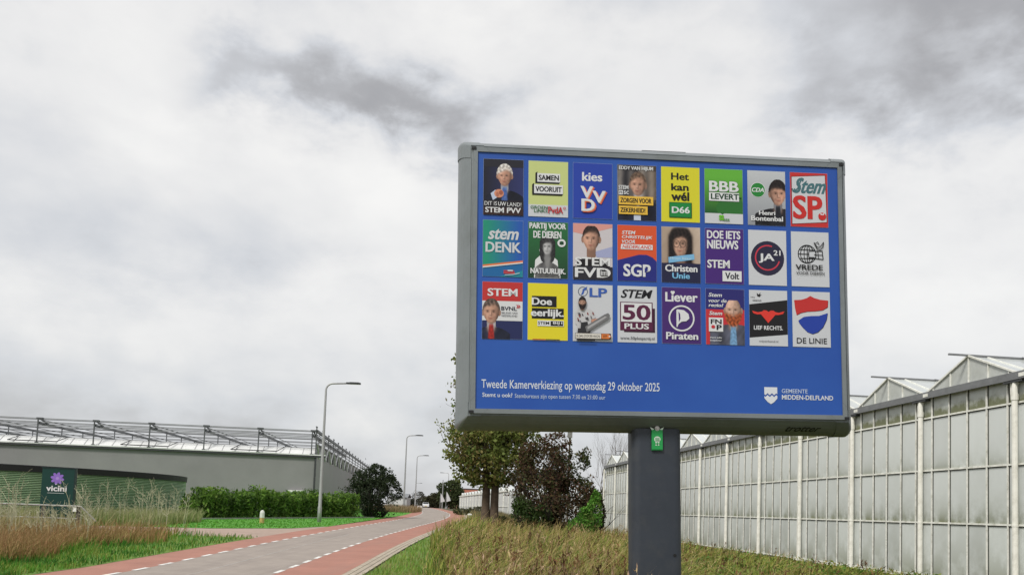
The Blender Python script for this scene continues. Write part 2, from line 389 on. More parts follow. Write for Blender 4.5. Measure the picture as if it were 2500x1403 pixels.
def greenhouse_right():
    root = thing('glass_greenhouse', 'long greenhouse of whitewashed panes with white downpipes and a sawtooth row of gables', 'greenhouse', tuple(GW(42)))
    # local frame: Y along the wall, X into the building, Z up, origin on the wall line at s = 42
    root.rotation_euler = (0, 0, math.atan2(-GM, 1)); k1 = math.hypot(1, GM)
    def ly(s): return (s - 42) * k1
    B = 4.1 * k1; S0 = 21.41; DEP = 46.; GUT = 5.62; RDG = 6.53
    rz = (.07, 1.70, 3.30, 4.93)
    first = {}
    for k in range(-2, 12):
        y0 = ly(S0 + 4.1 * k)                                     # a downpipe stands here; the bay runs to y0 + B
        if not first:
            b = MB()
            for a, c in zip((.07, 1.70, 3.30, 4.93), (1.70, 3.30, 4.93, GUT)): b.face(((0, 0, a), (0, B, a), (0, B, c), (0, 0, c))[::-1])
            first['wall_panel'] = pn = b.build('wall_panel', pane_m)
            g = MB()
            for j in range(5):
                yy = .5 * B / 5 + j * B / 5; g.box((-.02, yy, (GUT + .0) / 2), (.05, .036, GUT))
            for zz in rz: g.box((-.012, B / 2, zz), (.06, B - .002, .05))
            gb = g.build('glazing_bars', white_bar, pn)
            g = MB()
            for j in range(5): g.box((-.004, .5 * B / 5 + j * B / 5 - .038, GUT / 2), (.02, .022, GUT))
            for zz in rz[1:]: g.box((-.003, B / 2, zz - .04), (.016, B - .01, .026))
            g.build('seal_shadow_lines', mat('seal_and_shadow', (.035, .037, .03), .8), pn)  # rubber gaskets; their dark colour also paints the shadow beside bars, under rails
            d = MB(); d.tube(((-.14, 0, -.15), (-.14, 0, 5.0), (-.14, 0, 5.32), (-.12, 0, 5.42), (-.05, 0, 5.5)), .075, 12)
            first['downpipe'] = dp = d.build('downpipe', white_pipe, smooth=False)
            c = MB(); c.tube(((-.14, 0, 4.98), (-.14, 0, 5.14)), .092, 12); c.build('pipe_collar', white_pipe, dp)
            c = MB(); c.tube(((-.14, 0, 1.66), (-.14, 0, 1.72)), .084, 12); c.build('pipe_coupling', white_pipe, dp)
            c = MB(); c.tube(((-.10, .16, 5.45), (-.09, .17, 5.15), (-.05, .17, 4.95)), .04, 8); c.build('overflow_pipe', white_pipe, dp)
            gbm = MB(); gbm.face(((.03, 0, GUT + .07), (.03, B, GUT + .07), (.03, B / 2, RDG))[::-1])
            first['gable'] = ga = gbm.build('gable', gable_m)
            t = MB(); h = RDG - GUT - .07
            for yy in (.1, .3, .5, .7, .9):
                zt = GUT + .07 + h * (1 - abs(yy - .5) * 2)
                t.box((.015, yy * B, (GUT + .07 + zt) / 2), (.03, .035, max(.05, zt - GUT - .07)))
            t.bar((.0, 0, GUT + .08), (.0, B / 2, RDG + .02), .05, .05); t.bar((.0, B, GUT + .08), (.0, B / 2, RDG + .02), .05, .05)
            t.build('gable_bars', white_bar, ga)
            for nm, ya, yb in (('roof_slope', 0, 1), ('roof_slope', 1, 0)):
                r = MB(); y_0 = B * ya; n = Vector((0, (RDG - GUT), (B / 2) * (1 if ya == 0 else 1))).normalized()
                r.face(((.04, y_0, GUT + .08), (DEP, y_0, GUT + .08), (DEP, B / 2, RDG), (.04, B / 2, RDG)))
                ro = r.build(nm, roof_m); first[nm + str(ya)] = ro
                q = MB()
                for x in np.arange(.6, DEP, 1.12):
                    q.bar((x, y_0, GUT + .09), (x, B / 2, RDG + .01), .035, .03)
                q.build('rafters', white_bar, ro)
            rb = MB(); rb.box((DEP / 2 - .3, B / 2, RDG + .03), (DEP + .6, .06, .05)); first['ridge_bar'] = rb.build('ridge_bar', galv)
            for q, x in enumerate((1.7, 8.2, 15.)):
                v = MB(); x2 = x + 3.2; dy, dz = B / 2 * .52, (RDG - GUT) * .52
                lift = .24
                a0 = (B / 2, RDG + .045); a1 = (B / 2 - dy, RDG - dz + lift)
                v.face(((x, a1[0], a1[1]), (x2, a1[0], a1[1]), (x2, a0[0], a0[1]), (x, a0[0], a0[1])))
                vo = v.build('roof_vent', roof_m); first['vent%d' % q] = vo
                w = MB()
                for xx in (x, x + 1.07, x + 2.13, x2): w.bar((xx, a1[0], a1[1] + .01), (xx, a0[0], a0[1] + .01), .05, .04)
                w.bar((x, a1[0], a1[1] - .02), (x2, a1[0], a1[1] - .02), .05, .08); w.build('vent_frame', galv, vo)
            cur = dict(first)
        else:
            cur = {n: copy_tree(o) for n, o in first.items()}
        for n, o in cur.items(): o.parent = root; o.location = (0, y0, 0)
    ya, yb = ly(S0 - 8.2), ly(S0 + 4.1 * 12); L_ = yb - ya
    b = MB(); b.box((-.10, (ya + yb) / 2, GUT + .02), (.2, L_, .15)); b.box((-.18, (ya + yb) / 2, GUT - .085), (.06, L_, .05)); g = b.build('gutter', galv, root)
    for k in range(-2, 12):
        y0 = ly(S0 + 4.1 * k)
        b = MB(); b.box((-.205, y0 - .35, GUT - .01), (.03, .22, .1)); b.build('gutter_bracket', white_bar, root)
        b = MB(); b.box((-.12, y0 + .02, GUT - .15), (.16, .7, .05)); b.build('gutter_outlet', dark_metal, root)
    d = MB(); d.tube(((-.14, yb, -.15), (-.14, yb, 5.3), (-.05, yb, 5.5)), .075, 10); d.build('downpipe', white_pipe, root)
    b = MB(); b.box((.06, (ya + yb) / 2, -.11), (.1, L_, .3)); b.build('plinth', brick_dk, root)
    b = MB(); b.tube(((-.3, ya, .02), (-.3, ly(34), .02)), .035, 8); b.build('heating_pipe', white_pipe, root)
    for yy, nm in ((ya, 'end_wall'), (yb, 'end_wall')):
        b = MB(); b.face(((0, yy, 0), (DEP, yy, 0), (DEP, yy, GUT + .07), (0, yy, GUT + .07))); b.build(nm, pane_m, root)
    b = MB(); b.face(((DEP, ya, 0), (DEP, yb, 0), (DEP, yb, GUT + .07), (DEP, ya, GUT + .07))); b.build('back_wall', pane_m, root)
    return root
greenhouse_right()

# ------------------------------------------------------------------ billboard
BC = Vector((1.538, 8.654, 4.0733)); BYAW, BROLL, BTILT, PW, PH = .0839, -.029, -.0096, 4.0, 2.775
bM = Matrix.Rotation(BYAW, 3, 'Z') @ Matrix.Rotation(BROLL, 3, 'Y') @ Matrix.Rotation(BTILT, 3, 'X')
ZB = 4.16                                                        # panel centre above the foot of the post
PK = .80                                                          # print reflectance against the colours listed below
def pmat(c):
    n = 'print_%02x%02x%02x' % tuple(int(x) for x in c)
    return mat(n, tuple(x * PK for x in lin(c)), .42, spec=.35)
class Print:
    """flat printing on a board; u right, v down, both 0..1 over a w x h rectangle whose top-left corner is (x0, z0)"""
    def __init__(s, x0, z0, w, h, y0=-.004): s.x0, s.z0, s.w, s.h, s.y0 = x0, z0, w, h, y0; s.b = MB(); s.k = 0; s.mats = []; s.clip = True; s.photos = []
    def mi(s, c):
        m = c if not isinstance(c, tuple) else pmat(c)
        if m not in s.mats: s.mats.append(m)
        return s.mats.index(m)
    def P(s, u, v, k=None):
        if s.clip: u, v = min(1, max(0, u)), min(1, max(0, v))
        return (s.x0 + u * s.w, s.y0 - .0007 * (s.k if k is None else k), s.z0 - v * s.h + ZB)
    def poly(s, pts, c): s.b.face([s.P(*p) for p in pts], s.mi(c)); s.k += 1; return s
    def rect(s, u0, v0, u1, v1, c): return s.poly(((u0, v0), (u0, v1), (u1, v1), (u1, v0)), c)
    def ell(s, cx, cy, rx, ry, c, n=28, a0=0, a1=360, rot=0):
        cr, sr = math.cos(rot), math.sin(rot); q = []
        for i in range(n):
            a = math.radians(a0 + (a1 - a0) * i / (n if a1 - a0 >= 360 else n - 1)); x, y = rx * math.cos(a), ry * math.sin(a) * s.h / s.w
            q.append((cx + x * cr - y * sr, cy + (x * sr + y * cr) * s.w / s.h))
        return s.poly(q, c)
    def ring(s, cx, cy, r0, r1, c, a0=0, a1=360, n=40, asp=None):
        k = s.w / s.h; m = s.mi(c)
        for i in range(n):
            p = [math.radians(a0 + (a1 - a0) * (i + j) / n) for j in (0, 1)]
            s.b.face([s.P(cx + r * math.cos(a), cy + r * k * math.sin(a)) for r, a in ((r0, p[0]), (r1, p[0]), (r1, p[1]), (r0, p[1]))], m)
        s.k += 1; return s
    def line(s, pts, wd, c):
        m = s.mi(c); k = s.w / s.h
        for (a, b), (d, e) in zip(pts[:-1], pts[1:]):
            dx, dy = d - a, (e - b) / k; l = math.hypot(dx, dy) + 1e-9; nx, ny = -dy / l * wd / 2, dx / l * wd / 2 * k
            s.b.face([s.P(a + nx, b + ny), s.P(a - nx, b - ny), s.P(d - nx, e - ny), s.P(d + nx, e + ny)], m)
        s.k += 1; return s
    def text(s, t, u0, v0, u1, v1, c, bold=.0, shear=0., outline=None, ow=.05, shadow=None, sh=(.012, .008)):
        heavy = bold >= .02 and .075 < v1 - v0 < .5; bold = min(bold * .5, .018) if heavy else min(bold * .6, .02); dl = .020 * (v1 - v0) * s.h / s.w if heavy else 0
        for off, col, dd in (([(bold + ow, outline, (0, 0))] if outline else []) + ([(bold, shadow, sh)] if shadow else []) + ([(bold, c, (-dl, 0)), (bold, c, (dl, 0))] if heavy else [(bold, c, (0, 0))])):
            cu = bpy.data.curves.new('t', 'FONT'); cu.body = t; cu.offset = bold; cu.shear = shear; cu.resolution_u = 3
            def mesh():
                o = bpy.data.objects.new('t', cu); COL.objects.link(o); bpy.context.view_layer.update()
                me = o.to_mesh(); V = [v.co[:2] for v in me.vertices]; Fs = [tuple(p.vertices) for p in me.polygons]
                o.to_mesh_clear(); bpy.data.objects.remove(o); return V, Fs
            V, Fs = mesh(); xs = [p[0] for p in V]; ys = [p[1] for p in V]; x0, x1, y0, y1 = min(xs), max(xs), min(ys), max(ys)
            if off != bold:
                cu.offset = off; V, Fs = mesh()
            bpy.data.curves.remove(cu); m = s.mi(col); i0 = len(s.b.v); cl = s.clip; s.clip = False
            for x, y in V: s.b.v.append(s.P(u0 + (x - x0) / (x1 - x0) * (u1 - u0) + dd[0], v1 - (y - y0) / (y1 - y0) * (v1 - v0) + dd[1]))
            s.clip = cl
            for f in Fs: s.b.f.append(tuple(i0 + i for i in f)); s.b.m.append(m)
            s.k += 1
        return s
    def done(s, name, parent, label=None):
        o = s.b.build(name, s.mats, parent)
        for P, Q, c in s.photos: rawmesh('portrait', P, None, c, leaf_mat('printed_photo', 0., .42), o, Q)
        return tag(o, label)
def grad(name, c0, c1, axis='Z', a=0., b=1.):
    """a print whose ink runs from c0 to c1 over the board's height"""
    m = mat(name, lin(c0), .42, spec=.35); nt = m.node_tree; N, L = nt.nodes, nt.links
    tc = N.new('ShaderNodeTexCoord'); sp = N.new('ShaderNodeSeparateXYZ'); L.new(tc.outputs['Generated'], sp.inputs[0])
    if axis == 'XZ':
        ad = N.new('ShaderNodeMath'); ad.operation = 'ADD'; L.new(sp.outputs[0], ad.inputs[0]); L.new(sp.outputs[2], ad.inputs[1])
        hf = N.new('ShaderNodeMath'); hf.operation = 'MULTIPLY'; hf.inputs[1].default_value = .5; L.new(ad.outputs[0], hf.inputs[0]); src = hf.outputs[0]
    else: src = sp.outputs[2 if axis == 'Z' else 0]
    r = N.new('ShaderNodeValToRGB'); r.color_ramp.elements[0].position = a; r.color_ramp.elements[1].position = b
    r.color_ramp.elements[0].color = (*[x * PK for x in lin(c0)], 1); r.color_ramp.elements[1].color = (*[x * PK for x in lin(c1)], 1)
    L.new(src, r.inputs[0]); L.new(r.outputs[0], N['Principled BSDF'].inputs['Base Color']); return m
WH = (232, 234, 236); BK = (18, 18, 20); LG = (214, 217, 222)
def face(p, cx, cy, r, skin, shade, hair=None, brow=(60, 40, 30), ear=True, beard=None, mouth=(150, 75, 65), turn=0.):
    skin = tuple(min(250, int(c * 1.07 + 8)) for c in skin); shade = tuple(int(a * .45 + b * .55) for a, b in zip(skin, shade))
    k = p.w / p.h; ry = r * 1.32 * k
    if ear:
        p.ell(cx - r * .98, cy + ry * .05, r * .16, ry * .2, shade); p.ell(cx + r * .98, cy + ry * .05, r * .16, ry * .2, shade)
    p.poly([(cx - r * .5, cy + ry * .5), (cx - r * .55, cy + ry * 1.35), (cx + r * .55, cy + ry * 1.35), (cx + r * .5, cy + ry * .5)], shade)
    q = []
    for i in range(26):
        a = 2 * PI * i / 26; x, y = math.cos(a), math.sin(a)
        q.append((cx + r * x * (1 - .2 * max(0, y) ** 2), cy + ry * y))
    p.poly(q, skin)
    p.poly([(cx + r * .45, cy - ry * .75), (cx + r * .9, cy - ry * .3), (cx + r * .92, cy + ry * .2), (cx + r * .62, cy + ry * .75), (cx + r * .28, cy + ry * .96), (cx + r * .5, cy + ry * .4), (cx + r * .6, cy - ry * .1)], shade)
    if beard:
        p.poly([(cx - r * .95, cy + ry * .12), (cx - r * .6, cy + ry * .42), (cx, cy + ry * .34), (cx + r * .6, cy + ry * .42), (cx + r * .95, cy + ry * .12), (cx + r * .8, cy + ry * .8), (cx + r * .3, cy + ry * 1.3), (cx - r * .3, cy + ry * 1.3), (cx - r * .8, cy + ry * .8)], beard)
    t = turn * r
    for sx in (-1, 1):
        ex = cx + sx * r * .40 + t
        p.ell(ex, cy - ry * .06, r * .2, ry * .075, shade, 10); p.ell(ex, cy - ry * .06, r * .1, ry * .05, brow, 8)
        p.line([(ex - r * .2, cy - ry * .2), (ex + r * .2, cy - ry * .22)], r * .055, tuple((2 * a + b) // 3 for a, b in zip(brow, shade)))
    p.poly([(cx - r * .02 + t, cy - ry * .1), (cx + r * .16 + t, cy + ry * .28), (cx - r * .12 + t, cy + ry * .3)], shade)
    p.ell(cx + t, cy + ry * .52, r * .32, ry * .06, mouth, 14)
def portrait(p, box, cx, cy, r, skin=(226, 172, 146), hair=(60, 44, 36), coat=(28, 30, 42), shirt=(226, 230, 236), tie=None, top=.6, sw=.5, bg=None, hairline=-.6, long=0., beard=None, bald=False, grey=False, light=-.5, seed=0, brow=(70, 50, 40), glasses=False, hairvol=1.08, bust=True):
    """a printed photograph: soft masks blended on a fine grid of coloured cells; where bg is None the figure is cut out"""
    u0, v0, u1, v1 = box; nx = int(100 * (u1 - u0)) + 2; ny = int(140 * (v1 - v0)) + 2; U, V = np.meshgrid(np.linspace(u0, u1, nx), np.linspace(v0, v1, ny)); k = p.w / p.h
    x = (U - cx) / r; y = (V - cy) / (r * 1.42 * k); G = np.stack([U, V, U * 0 + seed], -1).reshape(-1, 3); n1 = nz(G, 40., seed).reshape(U.shape); n2 = nz(G, 11., seed + 2).reshape(U.shape)
    C = np.zeros(U.shape + (3,)); A = np.zeros(U.shape); sg = lambda d, w: 1 / (1 + np.exp(-np.clip(d / w, -40, 40)))
    def put(m, c, al=True):
        nonlocal C, A
        c = np.array(c, float); c = c if c.ndim == 3 else c[None, None, :] + 0 * C; m3 = m[..., None]
        if bg is None and al:
            first = (A < .5)[..., None]; C = np.where(first & (m3 > .05), c, C * (1 - m3) + c * m3)
        else: C = C * (1 - m3) + c * m3
        if al: A = np.maximum(A, m)
    if bg is not None: C = np.array(bg(U, V, n2), float); A[:] = 1
    sh = lambda c, f: np.array(c, float)[None, None, :] * f[..., None]
    if long: put(sg(1 - (x / 1.28) ** 4 - ((y - long * .45 + .1) / (1.2 + long * .5)) ** 4, .12), sh(hair, .9 + .25 * n1))
    elif not bald: put(sg(hairvol ** 2 - x ** 2 - (y + .12) ** 2, .1) * sg(.15 - y, .1), sh(hair, .9 + .3 * n1))
    if bust:
        dx = np.abs(U - cx) / sw; sho = top + .05 + .11 * dx ** 2.2; body = sg(V - sho, .008) * sg(1.02 - dx, .02)
        put(body, sh(coat, 1 + .35 * np.sin(dx * 9) * .3 + .2 * n2 - .2 * np.sign(-light) * (U - cx)))
    put(sg(.52 - np.abs(x), .08) * sg(y - .4, .1) * sg(1.65 - y, .08), sh(skin, .62 + .1 * light * x))
    if bust and shirt is not None:
        vv = (V - top + .03) / .3; put(sg(.62 * (1 - vv) - np.abs(x), .06) * sg(vv, .05), sh(shirt, .86 + .1 * n2))
        if tie: put(sg(.05 + .03 * vv - np.abs(U - cx), .006) * sg(vv - .12, .04), sh(tie, .9 + .15 * n1))
    for e in (-1, 1):
        if not long: put(sg(.03 - ((x - e * 1.0) ** 2 + ((y - .05) / 1.6) ** 2), .012), sh(skin, .72 + 0 * x))
    yy = np.clip(y, 0, 1.2); fm = sg(1 - (x * (1.06 + .3 * yy ** 2)) ** 2 - y ** 2, .05)
    lam = .88 + .42 * light * x - .08 * y - .34 * np.clip(x ** 2 + .5 * y ** 2 - .3, 0, 1) + .05 * n1 + .06 * n2
    put(fm, sh(skin, np.clip(lam, .35, 1.12))); g = lambda a, b, sx, sy: np.exp(-((x - a) / sx) ** 2 - ((y - b) / sy) ** 2)
    sub = lambda m, f: put(m * fm, C * f, False)
    t = .10 * np.sign(light)
    for e in (-1, 1):
        ex = e * .36 + t; sub(.6 * g(ex, -.06, .2, .085), .42); sub(.85 * g(ex, -.045, .085, .035), .12); put(.7 * g(ex + e * .02, -.17, .19, .035) * fm, brow, False); sub(.5 * g(e * .34, .38, .05, .16), .78); sub(.5 * g(e * .72, .45, .16, .3), .75)
    put(.35 * g(-.36, .25, .25, .16) * fm, (240, 190, 170) if not grey else (235, 235, 235), False); put(.35 * g(.36, .25, .25, .16) * fm, (232, 170, 150) if not grey else (225, 225, 225), False)
    put(.5 * g(-.02 + t, .1, .05, .2) * fm, (250, 214, 196) if not grey else (240, 240, 240), False); sub(.6 * g(t - np.sign(light) * .13, .14, .07, .18), .62); sub(.6 * g(t, .29, .14, .035), .5)
    put(.8 * g(t, .53, .24, .04) * fm, (150, 74, 68) if not grey else (90, 90, 90), False); sub(.5 * g(t, .63, .2, .05), .7); sub(.4 * g(0, .98, .4, .12), .7)
    if beard: put(sg(y - .2 - .25 * (1 - np.abs(x)) * (np.abs(x) < 1) + .5 * g(0, .54, .3, .08) * 0, .07) * sg(1.15 - (x * 1.0) ** 2 - ((y - .15) / 1.15) ** 2, .08) * (1 - .8 * g(0, .5, .2, .06)), sh(beard, .85 + .35 * n1))
    if not bald: put(sg(hairline + .22 * np.abs(x) ** 2.2 * 1.0 + .08 * n2 + .1 * x * np.sign(light) - y, .06) * sg(hairvol ** 2 - x ** 2 - (y + .1) ** 2, .1), sh(hair, .95 + .4 * n1 - .25 * y * .3))
    if long:
        for e in (-1, 1): put(sg(.3 - np.abs(x - e * 1.08), .08) * sg(long + .4 - y, .15) * sg(y + .8, .1), sh(hair, .8 + .3 * n1))
    if glasses:
        for e in (-1, 1): d = np.sqrt((x - t - e * .36) ** 2 + ((y + .03) * 1.15) ** 2); put(.6 * np.exp(-((d - .33) / .045) ** 2), (60, 50, 44), False)
        put(.5 * g(0, -.08, .1, .03), (60, 50, 44), False)
    if grey: C = C.mean(-1, keepdims=True) + np.array((0, 0, 1.))
    C = np.clip(C, 4, 250) / 255; Lc = np.where(C <= .04045, C / 12.92, ((C + .055) / 1.055) ** 2.4) * PK
    idx = np.arange(nx * ny).reshape(ny, nx); Q = np.stack([idx[:-1, :-1], idx[1:, :-1], idx[1:, 1:], idx[:-1, 1:]], -1).reshape(-1, 4); am = (A[:-1, :-1] + A[1:, :-1] + A[1:, 1:] + A[:-1, 1:]).reshape(-1) / 4
    Q = Q[am > .5]; P = np.stack([p.x0 + U * p.w, 0 * U + p.y0 - .0007 * p.k, p.z0 - V * p.h + ZB], -1).reshape(-1, 3); p.k += 1
    p.photos.append((P, Q, Lc.reshape(-1, 3)))
def suit(p, cx, top, w, c, shirt=WH, tie=None, lap=None):
    p.poly([(cx - w * .16, top), (cx - w * .5, top + .07), (cx - w * .62, 1), (cx + w * .62, 1), (cx + w * .5, top + .07), (cx + w * .16, top)], c)
    p.poly([(cx - w * .15, top - .01), (cx + w * .15, top - .01), (cx + w * .02, top + .34), (cx - w * .02, top + .34)], shirt)
    if tie: p.poly([(cx - w * .035, top + .03), (cx + w * .035, top + .03), (cx + w * .05, top + .26), (cx, top + .34), (cx - w * .05, top + .26)], tie)
SK, SKD = (222, 164, 136), (176, 112, 88)

def poster1(p):
    p.rect(0, 0, 1, 1, grad('print_navy_dusk', (20, 19, 30), (44, 52, 108), 'X')); p.rect(0, 0, 1, .14, (34, 33, 44))
    portrait(p, (0, .02, 1, .76), .53, .3, .18, (232, 176, 150), (206, 200, 194), (26, 29, 44), (200, 214, 238), (86, 118, 190), .5, .46, None, -.5, seed=1, brow=(150, 130, 116), hairvol=1.14)
    p.poly([(.18, .62), (.3, .55), (.36, .68), (.24, .74)], (200, 212, 236)); p.ell(.39, .615, .12, .075, (222, 148, 116)); p.ell(.44, .6, .05, .04, (170, 96, 74)); p.ell(.35, .63, .035, .04, (190, 116, 92))
    p.rect(0, .74, 1, 1, (30, 24, 30)); p.rect(0, .87, 1, 1, (52, 26, 24))
    p.text('DIT IS', .03, .765, .34, .835, WH); p.text('UW', .37, .768, .57, .838, WH, .025); p.text('LAND!', .6, .772, .95, .842, WH)
    p.text('STEM PVV', .05, .868, .94, .965, WH, .03)
def poster2(p):
    p.rect(0, 0, 1, 1, (208, 219, 142)); p.rect(0, .785, 1, 1, LG)
    for u0, v0, u1, v1, t, a in ((.22, .22, .80, .375, 'SAMEN', .23), (.14, .43, .87, .585, 'VOORUIT', .17)):
        p.poly([(u0 - .05, v0), (u0 + .0, v0 - .03), (u0, v1), (u1, v1), (u1 - .03, v1 + .03), (u0 - .05, v1 + .03)], BK)
        p.rect(u0, v0, u1, v1, WH); p.text(t, u0 + .035, v0 + .03, u1 - .035, v1 - .03, BK, .035)
    p.text('GROEN', .05, .81, .48, .865, (34, 110, 52), .02); p.text('LINKS', .14, .872, .48, .928, (34, 110, 52), .02)
    p.text('PvdA', .5, .82, .87, .94, (196, 46, 54), .02); p.ring(.91, .84, .018, .032, (196, 46, 54), n=12)
def poster3(p):
    p.rect(0, 0, 1, 1, (36, 68, 176)); p.text('kies', .23, .165, .74, .325, WH, .035)
    for t, b in (('V', (.19, .42, .50, .635)), ('V', (.49, .50, .82, .715)), ('D', (.21, .655, .54, .875))):
        p.text(t, b[0] + .045, b[1] + .022, b[2] + .045, b[3] + .022, (232, 92, 52), .06); p.text(t, b[0] + .02, b[1] + .01, b[2] + .02, b[3] + .01, (246, 170, 130), .06); p.text(t, *b, WH, .06)
def poster4(p):
    p.rect(0, 0, 1, 1, (92, 88, 86))
    portrait(p, (0, 0, 1, 1), .53, .36, .2, (228, 176, 150), (118, 96, 80), (28, 32, 52), (230, 232, 238), None, .56, .56, lambda U, V, n: np.array((96, 92, 92.)) + (np.sin(U * 23) * 26 + np.sin(U * 9 + 2) * 22 + n * 10)[..., None] * np.array((1, .95, .85)) + (np.clip(U - .55, 0, 1) * 110 * (V < .62))[..., None] * np.array((1, .78, .5)) - (V < .1)[..., None] * 30, -.62, seed=4)
    p.poly([(.42, .9), (.6, .9), (.6, 1), (.42, 1)], (206, 216, 236))
    p.text('EDDY VAN HIJUM', .04, .022, .92, .105, WH, .02)
    p.text('STEM', .03, .375, .28, .45, WH, .02); p.rect(.03, .47, .14, .545, WH); p.text('n', .05, .485, .12, .53, BK, .02); p.text('sc', .16, .475, .29, .54, WH, .02)
    p.rect(.03, .572, .92, .725, (242, 196, 70)); p.text('ZORGEN VOOR', .07, .605, .87, .692, BK, .03); p.rect(.03, .75, .77, .9, (242, 196, 70)); p.text('ZEKERHEID!', .07, .782, .71, .868, BK, .03)
def poster5(p):
    p.rect(0, 0, 1, 1, (226, 220, 44))
    for t, b in (('Het', (.26, .105, .72, .235)), ('kan', (.26, .30, .71, .43)), ('wél', (.26, .455, .72, .615))): p.text(t, *b, BK, .045)
    p.rect(.2, .645, .79, .925, (16, 100, 44)); p.rect(.225, .66, .765, .91, (14, 140, 62)); p.text('D66', .27, .725, .73, .845, WH, .045)
def poster6(p):
    p.rect(0, 0, 1, 1, grad('print_green_fade', (26, 92, 34), (104, 186, 60), 'Z', .2, .85)); p.ell(.7, .72, .4, .2, (44, 116, 44))
    p.rect(0, .815, 1, 1, LG); p.poly([(.4, .81), (.46, .835), (.52, .81)], (26, 92, 34))
    p.text('BBB', .12, .225, .89, .415, WH, .06, outline=(60, 130, 60), ow=.03)
    p.rect(.11, .435, .9, .59, WH); p.text('LEVERT-', .16, .455, .96, .56, (24, 66, 40), .04)
    for a, b in ((.4, .87), (.46, .87), (.4, .92), (.46, .92)): p.ell(a, b, .035, .024, (110, 196, 40))
    p.text('BBB', .49, .91, .64, .955, (60, 130, 40), .02)
def poster7(p):
    p.rect(0, 0, 1, 1, grad('print_pale_grey', (150, 154, 160), (206, 210, 214)))
    portrait(p, (.08, .02, 1, 1), .8, .42, .215, (232, 178, 152), (38, 31, 29), (32, 32, 36), (160, 168, 182), (38, 40, 48), .63, .6, None, -.5, seed=7, brow=(50, 36, 30), hairvol=1.17, light=.5)
    p.ell(.27, .355, .2, .14, WH); p.ell(.27, .355, .185, .13, (34, 136, 54)); p.text('CDA', .11, .315, .43, .395, WH, .045, .25)
    p.text('Henri', .29, .735, .72, .815, WH, .045); p.text('Bontenbal', .08, .835, .92, .925, WH, .045)
def poster8(p):
    p.rect(0, 0, 1, 1, (206, 48, 46)); p.poly([(.03, .075), (.95, .025), (.98, .91), (.03, .965)], (120, 24, 24)); p.poly([(.045, .085), (.935, .04), (.96, .9), (.045, .95)], LG)
    p.text('Stem', .08, .095, .96, .385, (70, 116, 124), .03, .5); p.line([(.3, .12), (.2, .3), (.08, .36), (.05, .3)], .035, (70, 116, 124))
    p.text('SP', .07, .425, .84, .86, (208, 44, 40), .06); p.ell(.84, .8, .105, .07, (208, 44, 40)); p.poly([(.78, .735), (.84, .76), (.9, .73), (.88, .775), (.8, .775)], WH)
def poster9(p):
    p.rect(0, 0, 1, 1, grad('print_teal_blue', (26, 150, 120), (34, 92, 182), 'X', .1, .9)); p.poly([(0, .86), (1, .76), (1, 1), (0, 1)], (24, 106, 168)); p.poly([(.4, 1), (1, .88), (1, 1)], (24, 140, 160))
    p.text('stem', .13, .155, .89, .345, LG, .055, .25); p.text('DENK', .07, .39, .95, .57, LG, .07)
    p.poly([(0, .80), (1, .705), (1, .735), (0, .83)], (238, 124, 62)); p.poly([(0, .83), (1, .735), (1, .755), (0, .852)], WH)
    p.rect(.52, .885, .78, .905, (206, 70, 74)); p.rect(.52, .915, .8, .945, (206, 70, 74)); p.rect(.62, .88, .75, .9, WH); p.line([(.55, .97), (.75, .96), (.92, .93)], .02, (190, 214, 226))
def poster10(p):
    p.rect(0, 0, 1, 1, grad('print_forest_green', (22, 62, 36), (38, 116, 62)))
    p.poly([(.15, 1), (.18, .68), (.3, .6), (.28, .5), (.34, .34), (.44, .27), (.56, .28), (.66, .36), (.68, .5), (.64, .62), (.74, .68), (.78, 1)], WH)
    portrait(p, (.17, .28, .78, .995), .485, .445, .145, (214, 212, 210), (52, 52, 54), (96, 98, 102), (170, 170, 170), None, .66, .3, None, -.5, long=.9, seed=10, grey=True, brow=(60, 60, 60))
    p.text('PARTIJ VOOR', .03, .02, .95, .155, WH, .045); p.text('DE DIEREN', .13, .165, .83, .29, WH, .045)
    p.ell(.84, .37, .105, .07, WH); p.ell(.84, .37, .05, .035, (40, 110, 60)); p.line([(.79, .35), (.89, .39)], .03, (22, 62, 36)); p.line([(.89, .35), (.79, .39)], .03, (22, 62, 36))
    p.text('NATUURLIJK.', .06, .83, .94, .955, WH, .045); p.line([(.16, .95), (.16, 1)], .02, WH); p.line([(.8, .95), (.8, 1)], .02, WH)
def poster11(p):
    p.rect(0, 0, 1, 1, (214, 208, 212)); p.poly([(0, 0), (1, 0), (1, .06), (.6, .14), (.3, .2), (0, .16)], (226, 160, 150)); p.poly([(.55, .5), (1, .4), (1, .6), (.6, .6)], (170, 176, 214))
    portrait(p, (.1, .04, .95, .8), .46, .275, .215, (232, 178, 152), (52, 40, 36), (32, 30, 34), None, None, .56, .46, None, -.55, seed=11, hairvol=1.06, light=-.7)
    p.text('STEM', .05, .605, .94, .755, WH, .055); p.rect(0, .77, 1, 1, (38, 36, 46)); p.text('FVD', .05, .79, .95, .965, WH, .06)
    p.rect(.7, .84, .88, .93, WH); p.poly([(.7, .855), (.79, .815), (.88, .855)], BK)
    for x in (.725, .765, .805, .845): p.rect(x, .865, x + .018, .92, BK)
    p.rect(.7, .922, .88, .935, BK)
